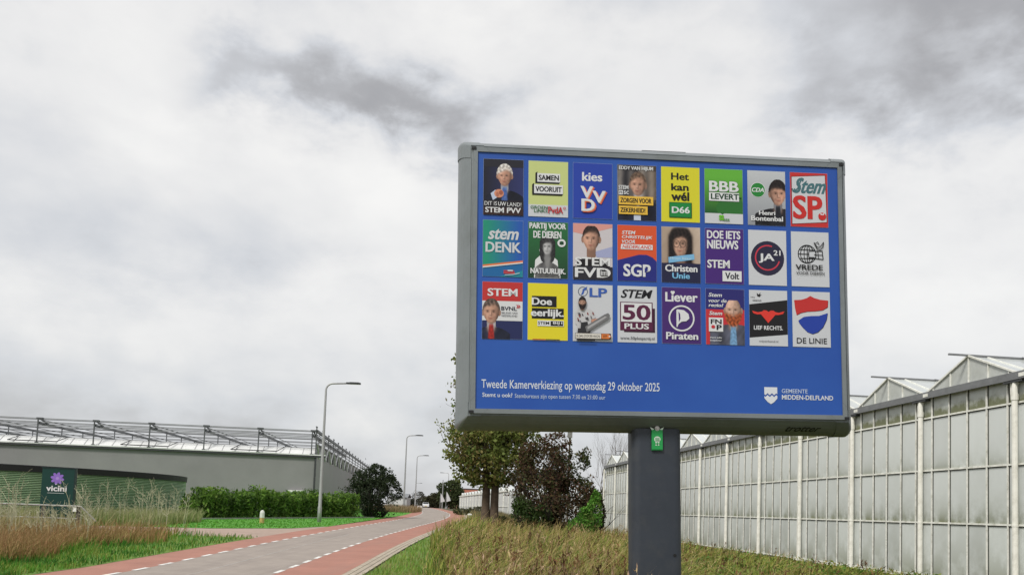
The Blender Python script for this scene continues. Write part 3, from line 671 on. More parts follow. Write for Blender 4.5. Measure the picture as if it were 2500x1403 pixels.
def poster12(p):
    p.rect(0, 0, 1, 1, (226, 88, 44)); p.poly([(0, .635), (.25, .585), (.55, .525), (.75, .525), (.9, .57), (1, .64), (1, 1), (0, 1)], (32, 40, 132))
    for t, b in (('STEM', (.11, .1, .46, .165)), ('CHRISTELIJK', (.11, .185, .9, .255)), ('VOOR', (.11, .265, .45, .33))): p.text(t, *b, WH, .04, .2)
    p.poly([(.09, .345), (.9, .345), (.9, .435), (.08, .435)], WH); p.text('NEDERLAND', .12, .36, .87, .42, (216, 70, 40), .035, .2)
    p.text('SGP', .15, .7, .84, .925, WH, .07); p.poly([(.69, .76), (.79, .805), (.69, .85)], (32, 40, 132))
def poster13(p):
    p.rect(0, 0, 1, 1, (190, 170, 152))
    portrait(p, (0, 0, 1, .7), .49, .31, .225, (232, 184, 158), (38, 29, 28), (60, 38, 48), None, None, .56, .52, lambda U, V, n: np.array((184, 164, 146.)) + (U * 26 - V * 20 + n * 5)[..., None], -.55, long=1.15, glasses=True, seed=13)
    p.rect(0, .655, 1, 1, (28, 30, 66)); p.poly([(.17, .55), (.84, .48), (.85, .58), (.18, .655)], (128, 190, 232)); p.text('Mirjam Bikker', .22, .545, .78, .6, (190, 224, 244), .02)
    p.text('Christen', .09, .685, .92, .81, WH, .045); p.text('Unie', .27, .83, .72, .935, (128, 196, 236), .045)
def poster14(p):
    p.rect(0, 0, 1, 1, (72, 34, 124))
    for t, b in (('DOE IETS', (.05, .035, .92, .185)), ('NIEUWS', (.05, .21, .86, .37)), ('STEM', (.05, .57, .63, .72))): p.text(t, *b, WH, .055)
    p.rect(.44, .765, .94, .955, WH); p.text('Volt', .51, .795, .87, .915, (40, 36, 50), .025)
def poster15(p):
    p.rect(0, 0, 1, 1, LG); p.ell(.5, .51, .44, .315, (36, 34, 62)); p.ring(.5, .5, .30, .335, (214, 58, 78), 15, 292, asp=1)
    p.text('JA', .27, .425, .68, .595, WH, .04); p.text('21', .66, .36, .84, .455, WH, .03)
def poster16(p):
    p.rect(0, 0, 1, 1, LG); k = p.w / p.h
    p.ring(.42, .41, .225, .25, BK)
    for f in (.35, .75): 
        q = [(.42 + .235 * f * math.cos(a), .41 + .235 * k * math.sin(a)) for a in np.linspace(0, 2 * PI, 25)]; p.line(q, .02, BK)
    for v, w in ((.33, .2), (.41, .235), (.49, .2)): p.line([(.42 - w, v), (.42 + w, v)], .02, BK)
    p.line([(.42, .25), (.42, .57)], .02, BK); p.rect(.46, .36, .62, .46, LG); p.line([(.46, .36), (.82, .34), (.84, .5), (.46, .47), (.46, .36)], .022, BK); p.line([(.7, .35), (.72, .49)], .018, BK); p.line([(.6, .42), (.83, .42)], .018, BK)
    p.line([(.6, .19), (.68, .27), (.74, .285), (.8, .24), (.86, .18), (.84, .27), (.76, .33), (.68, .31), (.6, .19)], .02, BK); p.line([(.62, .22), (.7, .18), (.74, .24)], .018, BK)
    p.text('VREDE', .1, .605, .82, .7, BK, .02); p.text('VOOR DIEREN', .11, .735, .86, .785, BK, .02)
def poster17(p):
    p.rect(0, 0, 1, 1, (34, 42, 92)); p.rect(0, 0, 1, .335, (200, 52, 50)); p.rect(0, .335, 1, .68, (226, 228, 230))
    portrait(p, (0, .27, .8, 1), .225, .535, .205, (230, 178, 152), (104, 88, 80), (38, 42, 62), (224, 228, 236), (190, 52, 46), .74, .46, None, -.6, seed=17)
    p.text('STEM', .13, .115, .87, .25, WH, .05); p.text('BVNL', .47, .43, .86, .5, (34, 38, 60), .035); p.text('»', .84, .395, .95, .455, (200, 44, 54), .03)
    p.text('BELANG VAN', .48, .525, .87, .558, (90, 92, 100), .005); p.text('NEDERLAND', .48, .575, .87, .608, (90, 92, 100), .005)
def poster18(p):
    p.rect(0, 0, 1, 1, (236, 222, 40)); p.rect(.1, .225, .72, .42, BK); p.rect(.1, .44, .9, .625, BK)
    p.text('Doe', .1, .255, .6, .385, WH, .05); p.text('eerlijk.', .08, .455, .9, .625, WH, .05)
    p.rect(.24, .655, .9, .755, WH); p.text('STEM', .255, .675, .535, .73, BK, .035); p.rect(.57, .665, .88, .745, BK); p.text('BIJ1', .63, .675, .86, .73, WH, .035)
    p.rect(.12, .985, .45, 1, (190, 60, 40)); p.rect(.45, .985, .8, 1, (40, 36, 30))
def poster19(p):
    p.rect(0, 0, 1, 1, LG); B_ = (58, 98, 184)
    p.ring(.25, .125, .105, .125, (90, 100, 120)); p.poly([(.2, .19), (.25, .09), (.3, .09), (.26, .17)], B_); p.poly([(.23, .09), (.36, .03), (.33, .1)], B_)
    p.text('LP', .42, .055, .86, .215, B_, .06)
    p.poly([(.06, .7), (.06, .52), (.14, .43), (.4, .43), (.52, .47), (.58, .58), (.46, .62), (.44, .78), (.12, .8), (.1, .72)], (206, 206, 208))
    for i in range(16): x, y = .09 + rnd.random() * .4, .47 + rnd.random() * .28; p.poly([(x, y), (x + .03, y + .01), (x + .05, y + .05), (x + .01, y + .045)], ((70, 66, 70), (140, 60, 60), (120, 120, 126))[i % 3])
    p.poly([(.46, .62), (.62, .6), (.62, .645), (.46, .67)], (206, 150, 124)); p.poly([(.12, .78), (.44, .78), (.42, .93), (.1, .93)], (50, 46, 46))
    portrait(p, (.08, .22, .4, .46), .23, .325, .09, (214, 168, 144), (42, 35, 33), (206, 206, 208), None, None, .44, .2, None, -.5, beard=(48, 38, 36), seed=19, bust=False)
    p.poly([(.18, .8), (.2, .68), (.36, .66), (.38, .76), (.3, .84), (.18, .86)], (44, 44, 48)); p.poly([(.3, .75), (.78, .53), (.88, .5), (.93, .54), (.9, .6), (.34, .85)], (120, 120, 122)); p.poly([(.36, .75), (.8, .56), (.86, .57), (.36, .8)], (176, 176, 178))
    p.rect(.05, .865, .95, .965, BK); p.rect(.06, .872, .7, .958, (240, 236, 226)); p.text('DE ZAAG DOOR DEN HAAG.NL', .08, .89, .68, .94, BK, .02)
    p.poly([(.71, .872), (.9, .872), (.955, .915), (.9, .958), (.71, .958)], (226, 128, 60)); p.text('WP', .74, .89, .85, .94, (120, 60, 26), .02); p.ell(.91, .915, .02, .014, WH)
    p.rect(.1, .972, .55, 1, (40, 38, 38))
def poster20(p):
    M_ = (92, 28, 66); p.rect(0, 0, 1, 1, LG); p.text('STEM', .08, .06, .89, .215, (24, 24, 30), .055, .28)
    p.rect(.16, .39, .95, .82, (60, 20, 46)); p.rect(.06, .285, .89, .79, M_); p.rect(.085, .30, .865, .635, WH)
    p.text('50', .13, .33, .83, .605, M_, .05); p.text('PLUS', .17, .665, .79, .765, WH, .045); p.text('www.50pluspartij.nl', .06, .9, .93, .965, (40, 40, 50), .008)
def poster21(p):
    p.rect(0, 0, 1, 1, (72, 38, 116)); p.text('Liever', .09, .085, .92, .255, WH, .045)
    for x in (.255, .30): p.ell(x, .085, .032, .022, WH)
    p.poly([(.225, .09), (.33, .09), (.278, .14)], WH)
    p.ring(.5, .55, .295, .335, WH); p.line([(.385, .4), (.385, .705)], .035, WH); p.poly([(.385, .39), (.56, .405), (.68, .47), (.7, .55), (.62, .6), (.5, .61), (.42, .655), (.385, .71)], WH)
    p.poly([(.42, .43), (.46, .47), (.47, .56), (.43, .62)], (72, 38, 116)); p.text('Piraten', .1, .8, .92, .93, WH, .045)
def poster22(p):
    p.rect(0, 0, 1, 1, (40, 38, 116)); p.rect(0, .37, 1, 1, (206, 48, 56))
    portrait(p, (.04, .2, 1, 1), .71, .38, .215, (236, 194, 172), (170, 84, 44), (80, 82, 96), (228, 232, 238), (132, 180, 224), .58, .6, None, -.5, beard=(176, 88, 48), bald=True, seed=22, brow=(160, 110, 80))
    for t, b in (('Stem', (.07, .075, .42, .145)), ('voor de', (.07, .18, .54, .245)), ('regio!', (.07, .265, .45, .345)), ('Stem', (.08, .405, .42, .475))): p.text(t, *b, WH, .045, .2)
    p.rect(.07, .52, .44, .77, WH); p.text('FN', .12, .55, .4, .635, BK, .06); p.text('P', .27, .65, .4, .74, BK, .06); p.ell(.18, .685, .05, .03, (206, 48, 56))
    p.text('Aant Jelle', .09, .865, .4, .9, WH, .02); p.text('Soepboer', .09, .915, .4, .95, WH, .02)
def poster23(p):
    p.rect(0, 0, 1, 1, LG); p.poly([(0, .26), (1, .165), (1, .79), (0, .86)], (22, 20, 22)); Rr = (232, 60, 48)
    p.poly([(.2, .05), (.25, .08), (.3, .04), (.29, .085), (.33, .08), (.27, .125), (.21, .11)], (26, 26, 26)); p.text('VRIJ', .03, .12, .14, .15, (70, 70, 70)); p.text('VERBOND', .08, .175, .32, .205, (70, 70, 70), .01)
    p.poly([(.07, .375), (.22, .4), (.33, .385), (.38, .36), (.45, .365), (.5, .39), (.56, .365), (.63, .365), (.68, .39), (.78, .4), (.92, .37), (.88, .42), (.76, .44), (.68, .44), (.49, .59), (.3, .435), (.2, .44), (.1, .42)], Rr)
    p.text('LIEF RECHTS.', .11, .64, .87, .715, WH, .035); p.text('vrijverbond.nl', .24, .9, .74, .945, (90, 90, 96), .005)
def poster24(p):
    p.rect(0, 0, 1, 1, LG)
    a = [(.05, .16), (.24, .15), (.38, .12), (.48, .075), (.58, .11), (.74, .14), (.95, .15), (.94, .27), (.8, .33), (.6, .35), (.4, .36), (.22, .39), (.11, .43), (.07, .3)]
    p.poly([(x + .01, y + .008) for x, y in a], (60, 40, 44)); p.poly(a, (204, 48, 46))
    b = [(.15, .53), (.3, .46), (.5, .44), (.7, .435), (.93, .38), (.9, .5), (.8, .64), (.66, .73), (.52, .765), (.38, .73), (.26, .65), (.18, .58)]; p.poly([(x + .01, y + .008) for x, y in b], (40, 40, 60)); p.poly(b, (34, 66, 170))
    p.text('DE LINIE', .1, .84, .9, .94, (24, 24, 30), .015)
POSTERS = [(poster1, 'dark poster of a grey-haired man in a suit pointing a fist'), (poster2, 'pale green poster with two white word boxes'), (poster3, 'blue poster with orange-shadowed white letters'),
    (poster4, 'poster of a smiling man behind two yellow word boxes'), (poster5, 'yellow poster with three black words above a green box'), (poster6, 'green poster with white letters and a white foot'),
    (poster7, 'grey poster of a dark-haired man beside a green disc'), (poster8, 'white poster framed in red with large red letters'), (poster9, 'teal and blue poster crossed by an orange stripe'),
    (poster10, 'dark green poster of a grey woman outlined in white'), (poster11, 'poster of a person with cropped hair over a pale flag'), (poster12, 'orange poster with a blue wave along its foot'),
    (poster13, 'beige poster of a woman with long dark hair and glasses'), (poster14, 'purple poster with white block words and a white box'), (poster15, 'pale poster with a navy disc and broken red ring'),
    (poster16, 'pale poster with a black line globe and dove'), (poster17, 'red, white and navy poster of a man with a red tie'), (poster18, 'yellow poster with white words on black bars'),
    (poster19, 'white poster of a bearded man holding a chainsaw'), (poster20, 'pale poster with a maroon number box'), (poster21, 'purple poster with a white flag in a ring'),
    (poster22, 'blue and red poster of a bald man with a red beard'), (poster23, 'white poster with a red heart on a slanted black band'), (poster24, 'pale poster with a red and blue shield')]

def billboard():
    root = thing('billboard', 'large blue election billboard of small posters on a dark grey post', 'billboard')
    root.matrix_world = Matrix.Translation(BC + bM @ Vector((0, .28, -ZB))) @ bM.to_4x4()
    Y0 = -.28                                                    # root sits mid-depth of the housing; the printed face is at Y0
    frame_m = mat('frame_aluminium', (.205, .228, .236), .42, metal=.25, var=.08, vscale=2.5, dirt=((.145, .16, .155), 2.2, .65))
    post_m = mat('post_slate_paint', (.033, .040, .053), .5, var=.2, vscale=1.6, dirt=((.06, .064, .068), 5, .5))
    blk = mat('black_plastic', (.012, .012, .013), .5)
    # sheet of blue print
    bl = bpy.data.materials.new('blue_print'); bl.use_nodes = True; nt = bl.node_tree; b_ = nt.nodes['Principled BSDF']
    tc = nt.nodes.new('ShaderNodeTexCoord'); n = nt.nodes.new('ShaderNodeTexNoise'); n.inputs['Scale'].default_value = .9; n.inputs['Detail'].default_value = 3; nt.links.new(tc.outputs['Object'], n.inputs['Vector'])
    r = nt.nodes.new('ShaderNodeValToRGB'); r.color_ramp.elements[0].position = .3; r.color_ramp.elements[1].position = .7
    r.color_ramp.elements[0].color = (*[x * .9 for x in lin((30, 76, 164))], 1); r.color_ramp.elements[1].color = (*[x * .9 for x in lin((40, 90, 176))], 1)
    nt.links.new(n.outputs[0], r.inputs[0]); nt.links.new(r.outputs[0], b_.inputs['Base Color']); b_.inputs['Roughness'].default_value = .4; b_.inputs['Specular IOR Level'].default_value = .4
    wv = nt.nodes.new('ShaderNodeTexNoise'); wv.inputs['Scale'].default_value = 2.2; nt.links.new(tc.outputs['Object'], wv.inputs['Vector'])
    bp = nt.nodes.new('ShaderNodeBump'); bp.inputs['Strength'].default_value = .12; bp.inputs['Distance'].default_value = .03; nt.links.new(wv.outputs[0], bp.inputs['Height']); nt.links.new(bp.outputs[0], b_.inputs['Normal'])
    for yy, sg in ((Y0, 1), (-Y0, -1)):
        b = MB(); q = [(-PW / 2, yy, ZB - PH / 2), (PW / 2, yy, ZB - PH / 2), (PW / 2, yy, ZB + PH / 2), (-PW / 2, yy, ZB + PH / 2)]
        b.face(q if sg > 0 else q[::-1]); pn = b.build('panel', bl, root)
    # lettering and crest printed on the blue sheet
    p = Print(-PW / 2, PH / 2, PW, PH, Y0 - .003); p.clip = False
    U = lambda x: (x + 2) / 4; V = lambda z: (1.3875 - z) / 2.775
    p.text('Tweede Kamerverkiezing op woensdag 29 oktober 2025', U(-1.925), V(-1.065), U(-.03), V(-1.185), (226, 234, 246), .008)
    p.done('date_lettering', root); p = Print(-PW / 2, PH / 2, PW, PH, Y0 - .003); p.clip = False
    p.text('Stemt u ook?', U(-1.915), V(-1.205), U(-1.6), V(-1.25), (226, 234, 246), .02); p.text('Stembureaus zijn open tussen 7:30 en 21:00 uur', U(-1.575), V(-1.21), U(-.615), V(-1.268), (204, 220, 244), .0)
    p.done('hours_lettering', root); p = Print(-PW / 2, PH / 2, PW, PH, Y0 - .003); p.clip = False
    x0, x1, z0, z1 = U(1.118), U(1.262), V(-1.085), V(-1.268); W_ = (232, 236, 242); zm = V(-1.165)
    n_ = 12; wav = [(x0 + (x1 - x0) * i / n_, zm + .004 * math.sin(i * PI / 2)) for i in range(n_ + 1)]
    p.poly([(x0, z0)] + [(a, b - .0015) for a, b in wav] + [(x1, z0)], W_); low = [(x1, V(-1.205)), ((x0 + 3 * x1) / 4, V(-1.245)), ((x0 + x1) / 2, z1), ((3 * x0 + x1) / 4, V(-1.245)), (x0, V(-1.205))]
    p.poly([(a, b + .0055) for a, b in wav] + low, W_)
    p.done('crest', root); p = Print(-PW / 2, PH / 2, PW, PH, Y0 - .003); p.clip = False
    p.text('GEMEENTE', U(1.312), V(-1.10), U(1.60), V(-1.145), (206, 220, 244), .01); p.text('MIDDEN-DELFLAND', U(1.312), V(-1.165), U(1.885), V(-1.215), W_, .03)
    p.done('municipality_lettering', root)
    # posters
    for i, (fn, lab) in enumerate(POSTERS):
        c, r_ = i % 8, i // 8
        w, h = .425, .608; x = -1.925 + c * .4815; z = 1.303 - r_ * .6655
        p = Print(x, z, w, h, Y0 - .004); p.clip = False; e = .006
        p.rect(-e, -e * .7, 1 + e, 1 + e * .7, (150, 168, 206)); p.clip = True
        fn(p); p.done('poster', root, lab)
    # housing: loops of rounded rectangles swept through a convex profile, split into four rails and four corner caps
    prof = [(-.012, .004), (-.012, -.014), (.036, -.014), (.040, .012), (.052, .014), (.056, .008), (.095, .055), (.130, .105), (.158, .16), (.177, .215), (.187, .26), (.19, .28)]
    prof = prof + [(o, .56 - d) for o, d in prof[-2::-1]]
    NC = 7
    def loop(o, d, grow=0.):
        o = o + (grow if o > .045 else 0); r = max(.0015, (o - .05) * .45); hw, hh = PW / 2 + o, PH / 2 + o; q = []
        for cx, cz, a0 in ((hw - r, hh - r, 0), (-hw + r, hh - r, 90), (-hw + r, -hh + r, 180), (hw - r, -hh + r, 270)):
            for k in range(NC):
                a = math.radians(a0 + 90 * k / (NC - 1)); q.append((cx + r * math.cos(a), Y0 + d, cz + r * math.sin(a) + ZB))
        return q
    loops = [loop(*t) for t in prof]; caps = [loop(o, d, .007) for o, d in prof]
    CL = .13
    def cut(pt, c, which):                                       # corner caps reach CL past the rounded corner along both rails
        return pt
    for s_ in range(4):
        b = MB(); i1 = s_ * NC + NC - 1; i2 = ((s_ + 1) % 4) * NC
        for A, Bq in zip(loops[:-1], loops[1:]):
            def ins(a, c, t):
                a, c = np.array(a), np.array(c); l = np.linalg.norm(c - a); return tuple(a + (c - a) * (t / l))
            b.face((ins(A[i1], A[i2], CL), ins(A[i2], A[i1], CL), ins(Bq[i2], Bq[i1], CL), ins(Bq[i1], Bq[i2], CL)))
        b.build('frame_rail', frame_m, root)
    for s_ in range(4):
        b = MB()
        for A, Bq in zip(caps[:-1], caps[1:]):
            def ins(a, c, t):
                a, c = np.array(a), np.array(c); l = np.linalg.norm(c - a); return tuple(a + (c - a) * (t / l))
            pv = (s_ - 1) % 4 * NC + NC - 1; nx = (s_ + 1) % 4 * NC; st, en = s_ * NC, s_ * NC + NC - 1
            g = -.004
            ra = [ins(A[st], A[pv], CL - g)] + A[st:en + 1] + [ins(A[en], A[nx], CL - g)]; rb_ = [ins(Bq[st], Bq[pv], CL - g)] + Bq[st:en + 1] + [ins(Bq[en], Bq[nx], CL - g)]
            for k in range(len(ra) - 1): b.face((ra[k], ra[k + 1], rb_[k + 1], rb_[k]))
        b.build('corner_cap', frame_m, root)
        sx, sz = ((1, 1), (-1, 1), (-1, -1), (1, -1))[s_]
        b = MB(); b.box((sx * (PW / 2 + .03), Y0 - .012, ZB + sz * (PH / 2 + .022)), (.05, .02, .03)); b.build('corner_joint', blk, root)
    b = MB(); b.box((.1, .0, ZB + PH / 2 + .192), (.5, .08, .02)); b.build('top_hatch', blk, root)
    # maker's word on the lower rail, following its slope
    t0, t1 = prof[6], prof[8]; dz, dy = -(t1[0] - t0[0]), t1[1] - t0[1]; l = math.hypot(dz, dy); dn = (-dy / l, 0)
    p = Print(0, 0, 1, 1, 0); p.clip = False; p.text('trotter', 0, 0, 1, 1, (20, 22, 22), .02, .3)
    X0, X1 = 1.40, 1.79; b = p.b; vz = lambda w: (-PH / 2 - t0[0] + dz * w) + ZB; vy = lambda w: Y0 + t0[1] + dy * w
    nz, ny = -dy / l, dz / l
    b.v = [(X0 + u * (X1 - X0), vy(.15 + .75 * (-(z - ZB))) + ny * .006, vz(.15 + .75 * (-(z - ZB))) + nz * .006) for (u, _, z) in b.v]
    p.done('maker_lettering', root)
    # post: rounded section
    b = MB(); hw, hd, r = .272, .15, .09; sec = []
    for cx, cy, a0 in ((hw - r, hd - r, 0), (-hw + r, hd - r, 90), (-hw + r, -hd + r, 180), (hw - r, -hd + r, 270)):
        for k in range(6): a = math.radians(a0 + 18 * k); sec.append((cx + r * math.cos(a), cy + r * math.sin(a)))
    zs = (-.1, 2.62); n = len(sec)
    for z in zs: b.v += [(x - .02, y, z) for x, y in sec]
    for j in range(n): b.f.append((j, (j + 1) % n, n + (j + 1) % n, n + j)); b.m.append(0)
    post = b.build('post', post_m, root, smooth=True)
    b = MB(); b.tube(((.16, -.148, 1.27), (.16, -.155, 1.27)), .017, 12); b.build('post_hole', blk, post)
    b = MB(); b.box((-.02, 0, .03), (.72, .5, .12)); b.build('base_plate', mat('base_concrete', (.3, .28, .25), .9, var=.3), root)
    return root
bb = billboard()
def post_tag():
    m4 = Matrix.Translation(BC + bM @ Vector((0, .28, -ZB))) @ bM.to_4x4()
    root = thing('bottle_tag', 'small green tag hung from a bolt at the top of the dark billboard post', 'tag')
    root.matrix_world = m4 @ Matrix.Translation((-.03, -.168, 2.585))
    gm = mat('green_plastic', lin((34, 150, 76)), .4); wm = mat('white_print', lin((214, 232, 216)), .5); gk = mat('galvanised_bolt', (.5, .48, .45), .4, metal=.4)
    b = MB(); b.box((0, 0, -.085), (.118, .02, .21)); tg = b.build('tag_plate', gm, root)
    b = MB(); b.box((0, .004, -.195), (.12, .016, .012)); b.build('tag_edge', mat('green_dark', lin((24, 120, 60)), .5), root)
    p = Print(-.059, .02 - ZB, .118, .21, -.0115)
    p.clip = False; p.ell(.5, .48, .3, .15, (214, 232, 216)); p.rect(.32, .6, .45, .8, (214, 232, 216)); p.rect(.55, .6, .68, .8, (214, 232, 216))
    for v in (.42, .48, .54): p.rect(.3, v, .7, v + .025, (44, 150, 84))
    p.rect(.28, .68, .72, .72, (44, 176, 92)); p.done('tag_emblem', root)
    b = MB(); b.tube(((0, -.012, .035), (0, .04, .035)), .026, 14); b.tube(((0, -.022, .035), (0, -.012, .035)), .015, 6); b.build('bolt', gk, root)
    b = MB()
    for s_ in (-1, 1): b.face(((s_ * .03, .0, .03), (s_ * .075, .0, .05), (s_ * .055, .0, .01)) if s_ > 0 else ((-.03, 0, .03), (-.055, 0, .01), (-.075, 0, .05)))
    b.build('hanger', wm, root)
post_tag()

# ------------------------------------------------------------------ warehouse-like greenhouse on the left
wall_grey = mat('grey_cladding', (.225, .222, .224), .7, var=.09, vscale=.4, spec=.3)
wall_grey2 = mat('pale_grey_cladding', (.27, .27, .265), .7, var=.06, vscale=.35, spec=.3)
alu = mat('aluminium_bar', (.14, .145, .15), .5, metal=.3)
alu_dk = mat('dark_truss_steel', (.10, .105, .11), .5, metal=.3)
screen_w = mat('white_roof_screen', (.66, .67, .66), .5, var=.07, vscale=.8)
def glasshouse_left():
    c = at(770, 1114, 72.); f = -np.array((1, .105, 0)) / math.hypot(1, .105); sdir_ = np.array((-.105, 1, 0)) / math.hypot(1, .105)
    zb = .3; zw = float(c[2]); zt = float(at(761, 1051, 72.)[2]); P0 = np.array((c[0], c[1], 0)); SPC = 4.58; NP, NS = 10, 18
    root = thing('screened_glasshouse', 'long grey-walled glasshouse with an open lattice of roof bars behind the green tank', 'greenhouse', (P0[0], P0[1], .7))
    inv = -np.array((P0[0], P0[1], .7))
    def G(a, d, z): return P0 + f * a + sdir_ * d + np.array((0, 0, z)) + inv
    Lf, Ls = SPC * NP, SPC * NS
    b = MB(); b.face((G(0, 0, zb), G(Lf, 0, zb), G(Lf, 0, zw), G(0, 0, zw))); b.build('front_wall', wall_grey, root)
    b = MB(); b.face((G(0, 0, zb), G(0, Ls, zb), G(0, Ls, zw), G(0, 0, zw))); b.build('side_wall', wall_grey2, root)
    b = MB(); b.face((G(Lf, 0, zb), G(Lf, Ls, zb), G(Lf, Ls, zw), G(Lf, 0, zw))); b.face((G(0, Ls, zb), G(Lf, Ls, zb), G(Lf, Ls, zw), G(0, Ls, zw))); b.build('rear_wall', wall_grey, root)
    b = MB(); b.box((G(-.03, -.03, (zb + zw) / 2)), (.16, .16, zw - zb), (f, sdir_, (0, 0, 1))); b.build('corner_trim', dark_metal, root)
    b = MB(); b.box(G(Lf / 2 - .4, -.1, zw + .0), (Lf + 1, .22, .16), (f, sdir_, (0, 0, 1))); b.build('gutter', dark_metal, root)
    b = MB(); b.box(G(Lf / 2 - .4, -.22, zw + .13), (Lf + 1, .05, .09), (f, sdir_, (0, 0, 1))); b.build('gutter_lip', screen_w, root)
    zs = zw + .78
    b = MB()
    for k in range(NP * 2):
        a0, a1 = k * SPC / 2, (k + 1) * SPC / 2 - .03; b.face((G(a0, -.05, zw + .14), G(a1, -.05, zw + .14), G(a1, .9, zs), G(a0, .9, zs)))
    b.build('roof_screen', screen_w, root)
    b = MB()
    for k in range(NP * 4): b.bar(G(k * SPC / 4, -.07, zw + .16), G(k * SPC / 4, .88, zs + .02), .04, .03)
    b.build('screen_bars', mat('pale_alu', (.5, .5, .5), .5, metal=.2), root)
    b = MB(); b.face((G(0, .9, zs - .004), G(Lf, .9, zs - .004), G(Lf, Ls, zs - .1), G(0, Ls, zs - .1))); b.build('inner_screen', screen_w, root)
    for k in range(NP + 1):
        a = k * SPC + .35
        b = MB(); b.box(G(a, -.12, (zw + .15 + zt) / 2), (.09, .09, zt - zw - .15), (f, sdir_, (0, 0, 1))); b.box(G(a, -.12, zw + .2), (.26, .2, .1), (f, sdir_, (0, 0, 1))); po = b.build('frame_post', alu_dk, root)
        b = MB(); b.box(G(a - .1, .0, zt), (.5, .3, .14), (f, sdir_, (0, 0, 1))); b.bar(G(a - .1, -.1, zt - .02), G(a - .1, 1.6, zt - .34), .1, .1); b.build('post_head', alu_dk, po)
        b = MB(); b.bar(G(a, 0, zt - .42), G(a, SPC * 6.5, zt - .42), .16, .2); b.bar(G(a, 0, zt - .08), G(a, SPC * 6.5, zt - .08), .05, .05)
        for d in np.arange(SPC, SPC * 6, SPC): b.bar(G(a, d, zs), G(a, d, zt - .42), .07, .07)
        b.build('truss_beam', alu_dk, root)
    for j, d in enumerate(np.concatenate([[0, .8], np.arange(SPC, SPC * 7, SPC)])):
        b = MB()
        for zz in ((zt + .0, zt - .3, zt - .62) if j == 0 else (zt - .02, zt - .44)): b.bar(G(0, d, zz), G(Lf, d, zz), .05, .06)
        b.build('purlin', alu if j else galv, root)
    for k in range(3):
        b = MB(); a = k * SPC * 2 + 3.3; b.bar(G(a, -.3, zw + .32), G(a + SPC * .85, -.3, zw + .32), .08, .08); b.bar(G(a, -.3, zw + .32), G(a - .5, .75, zs + .02), .06, .05)
        b.bar(G(a + SPC * .85, -.3, zw + .32), G(a + SPC * .85 - .5, .75, zs + .02), .06, .05); b.build('roof_vent', dark_metal, root)
    # the long side: a row of V brackets, posts that stand above the eaves beam
    for k in range(NS):
        d = k * SPC; b = MB(); h = 1.15
        for s_ in (.0, 1.): b.bar(G(-.05, d + SPC * (.1 + .8 * s_), zw + h), G(-.05, d + SPC * .5, zw - .05), .11, .09)
        b.build('v_bracket', screen_w, root)
        b = MB(); b.box(G(0, d, (zw + zt + .35) / 2), (.09, .09, zt + .35 - zw), (f, sdir_, (0, 0, 1))); b.bar(G(0, d - .35, zt + .35), G(0, d + .35, zt + .35), .1, .08); b.build('side_post', alu_dk, root)
    b = MB()
    for zz, w in ((zt, .22), (zt - .45, .08), (zt - .8, .06), (zt - 1.15, .06), (zw + 1.15, .08)): b.bar(G(0, 0, zz), G(0, Ls, zz), w, w)
    b.build('eaves_beam', alu_dk, root)
    b = MB(); b.face((G(.07, .1, zw - .05), G(.07, Ls, zw - .05), G(.07, Ls, zw + 1.15), G(.07, .1, zw + 1.15))); b.build('side_screen', wall_grey2, root)
    b = MB(); a, w, h = 1.45, .95, 1.75; z0 = .75
    for s_ in (-1, 1): b.box(G(a + s_ * w / 2, -.12, z0 + h / 2), (.16, .14, h), (f, sdir_, (0, 0, 1)))
    b.box(G(a, -.2, z0 + h + .08), (w + .4, .4, .16), (f, sdir_, (0, 0, 1))); d = b.build('door_frame', mat('white_frame', (.7, .7, .68), .5), root)
    b = MB(); b.box(G(a, -.04, z0 + h / 2), (w - .18, .06, h), (f, sdir_, (0, 0, 1))); b.build('door_leaf', wall_grey2, d)
glasshouse_left()

# ------------------------------------------------------------------ water tank, company sign, railing on the left
def tank():
    D = 58.; ang = math.atan((-24 - 1250) / F); cx, cyy = D * math.sin(ang), D * math.cos(ang); Rr = .189 * D; z0 = .2; z1 = 2.78
    root = thing('water_tank', 'round green ribbed water tank with a thick black rim', 'water tank', (cx, cyy, z0))
    n = 120; NR = 30; prof = []
    for k in range(NR * 4 + 1):
        z = (z1 - z0) * k / (NR * 4); prof.append((Rr + .022 * math.sin(k * PI / 2), z))
    b = MB()
    for r, z in prof: b.v += [(r * math.cos(2 * PI * j / n), r * math.sin(2 * PI * j / n), z) for j in range(n)]
    for k in range(len(prof) - 1):
        for j in range(n): b.f.append((k * n + j, k * n + (j + 1) % n, (k + 1) * n + (j + 1) % n, (k + 1) * n + j)); b.m.append((k // 2) % 2)  # pale ribs, dark grooves: reflection and shade painted in as two greens
    g1 = mat('tank_green', (.33, .46, .28), .4, metal=.2, var=.18, vscale=.8, dirt=((.2, .33, .2), 1.2, .5)); g2 = mat('tank_groove_shade', (.10, .155, .09), .5, metal=.2)
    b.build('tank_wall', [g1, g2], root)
    b = MB(); H = z1 - z0; t = ((Rr + .05, H - .16), (Rr + .07, H + .16), (Rr - .1, H + .18), (Rr - .1, H - .16))
    for r, z in t: b.v += [(r * math.cos(2 * PI * j / n), r * math.sin(2 * PI * j / n), z) for j in range(n)]
    for k in range(4):
        for j in range(n): k2 = (k + 1) % 4; b.f.append((k * n + j, k * n + (j + 1) % n, k2 * n + (j + 1) % n, k2 * n + j)); b.m.append(0)
    b.build('rim', mat('black_liner', (.012, .012, .013), .6), root)
    b = MB(); b.face([(Rr * .99 * math.cos(2 * PI * j / n), Rr * .99 * math.sin(2 * PI * j / n), H - .5) for j in range(n)]); b.build('water_cover', mat('tank_cover', (.03, .035, .03), .6), root)
tank()
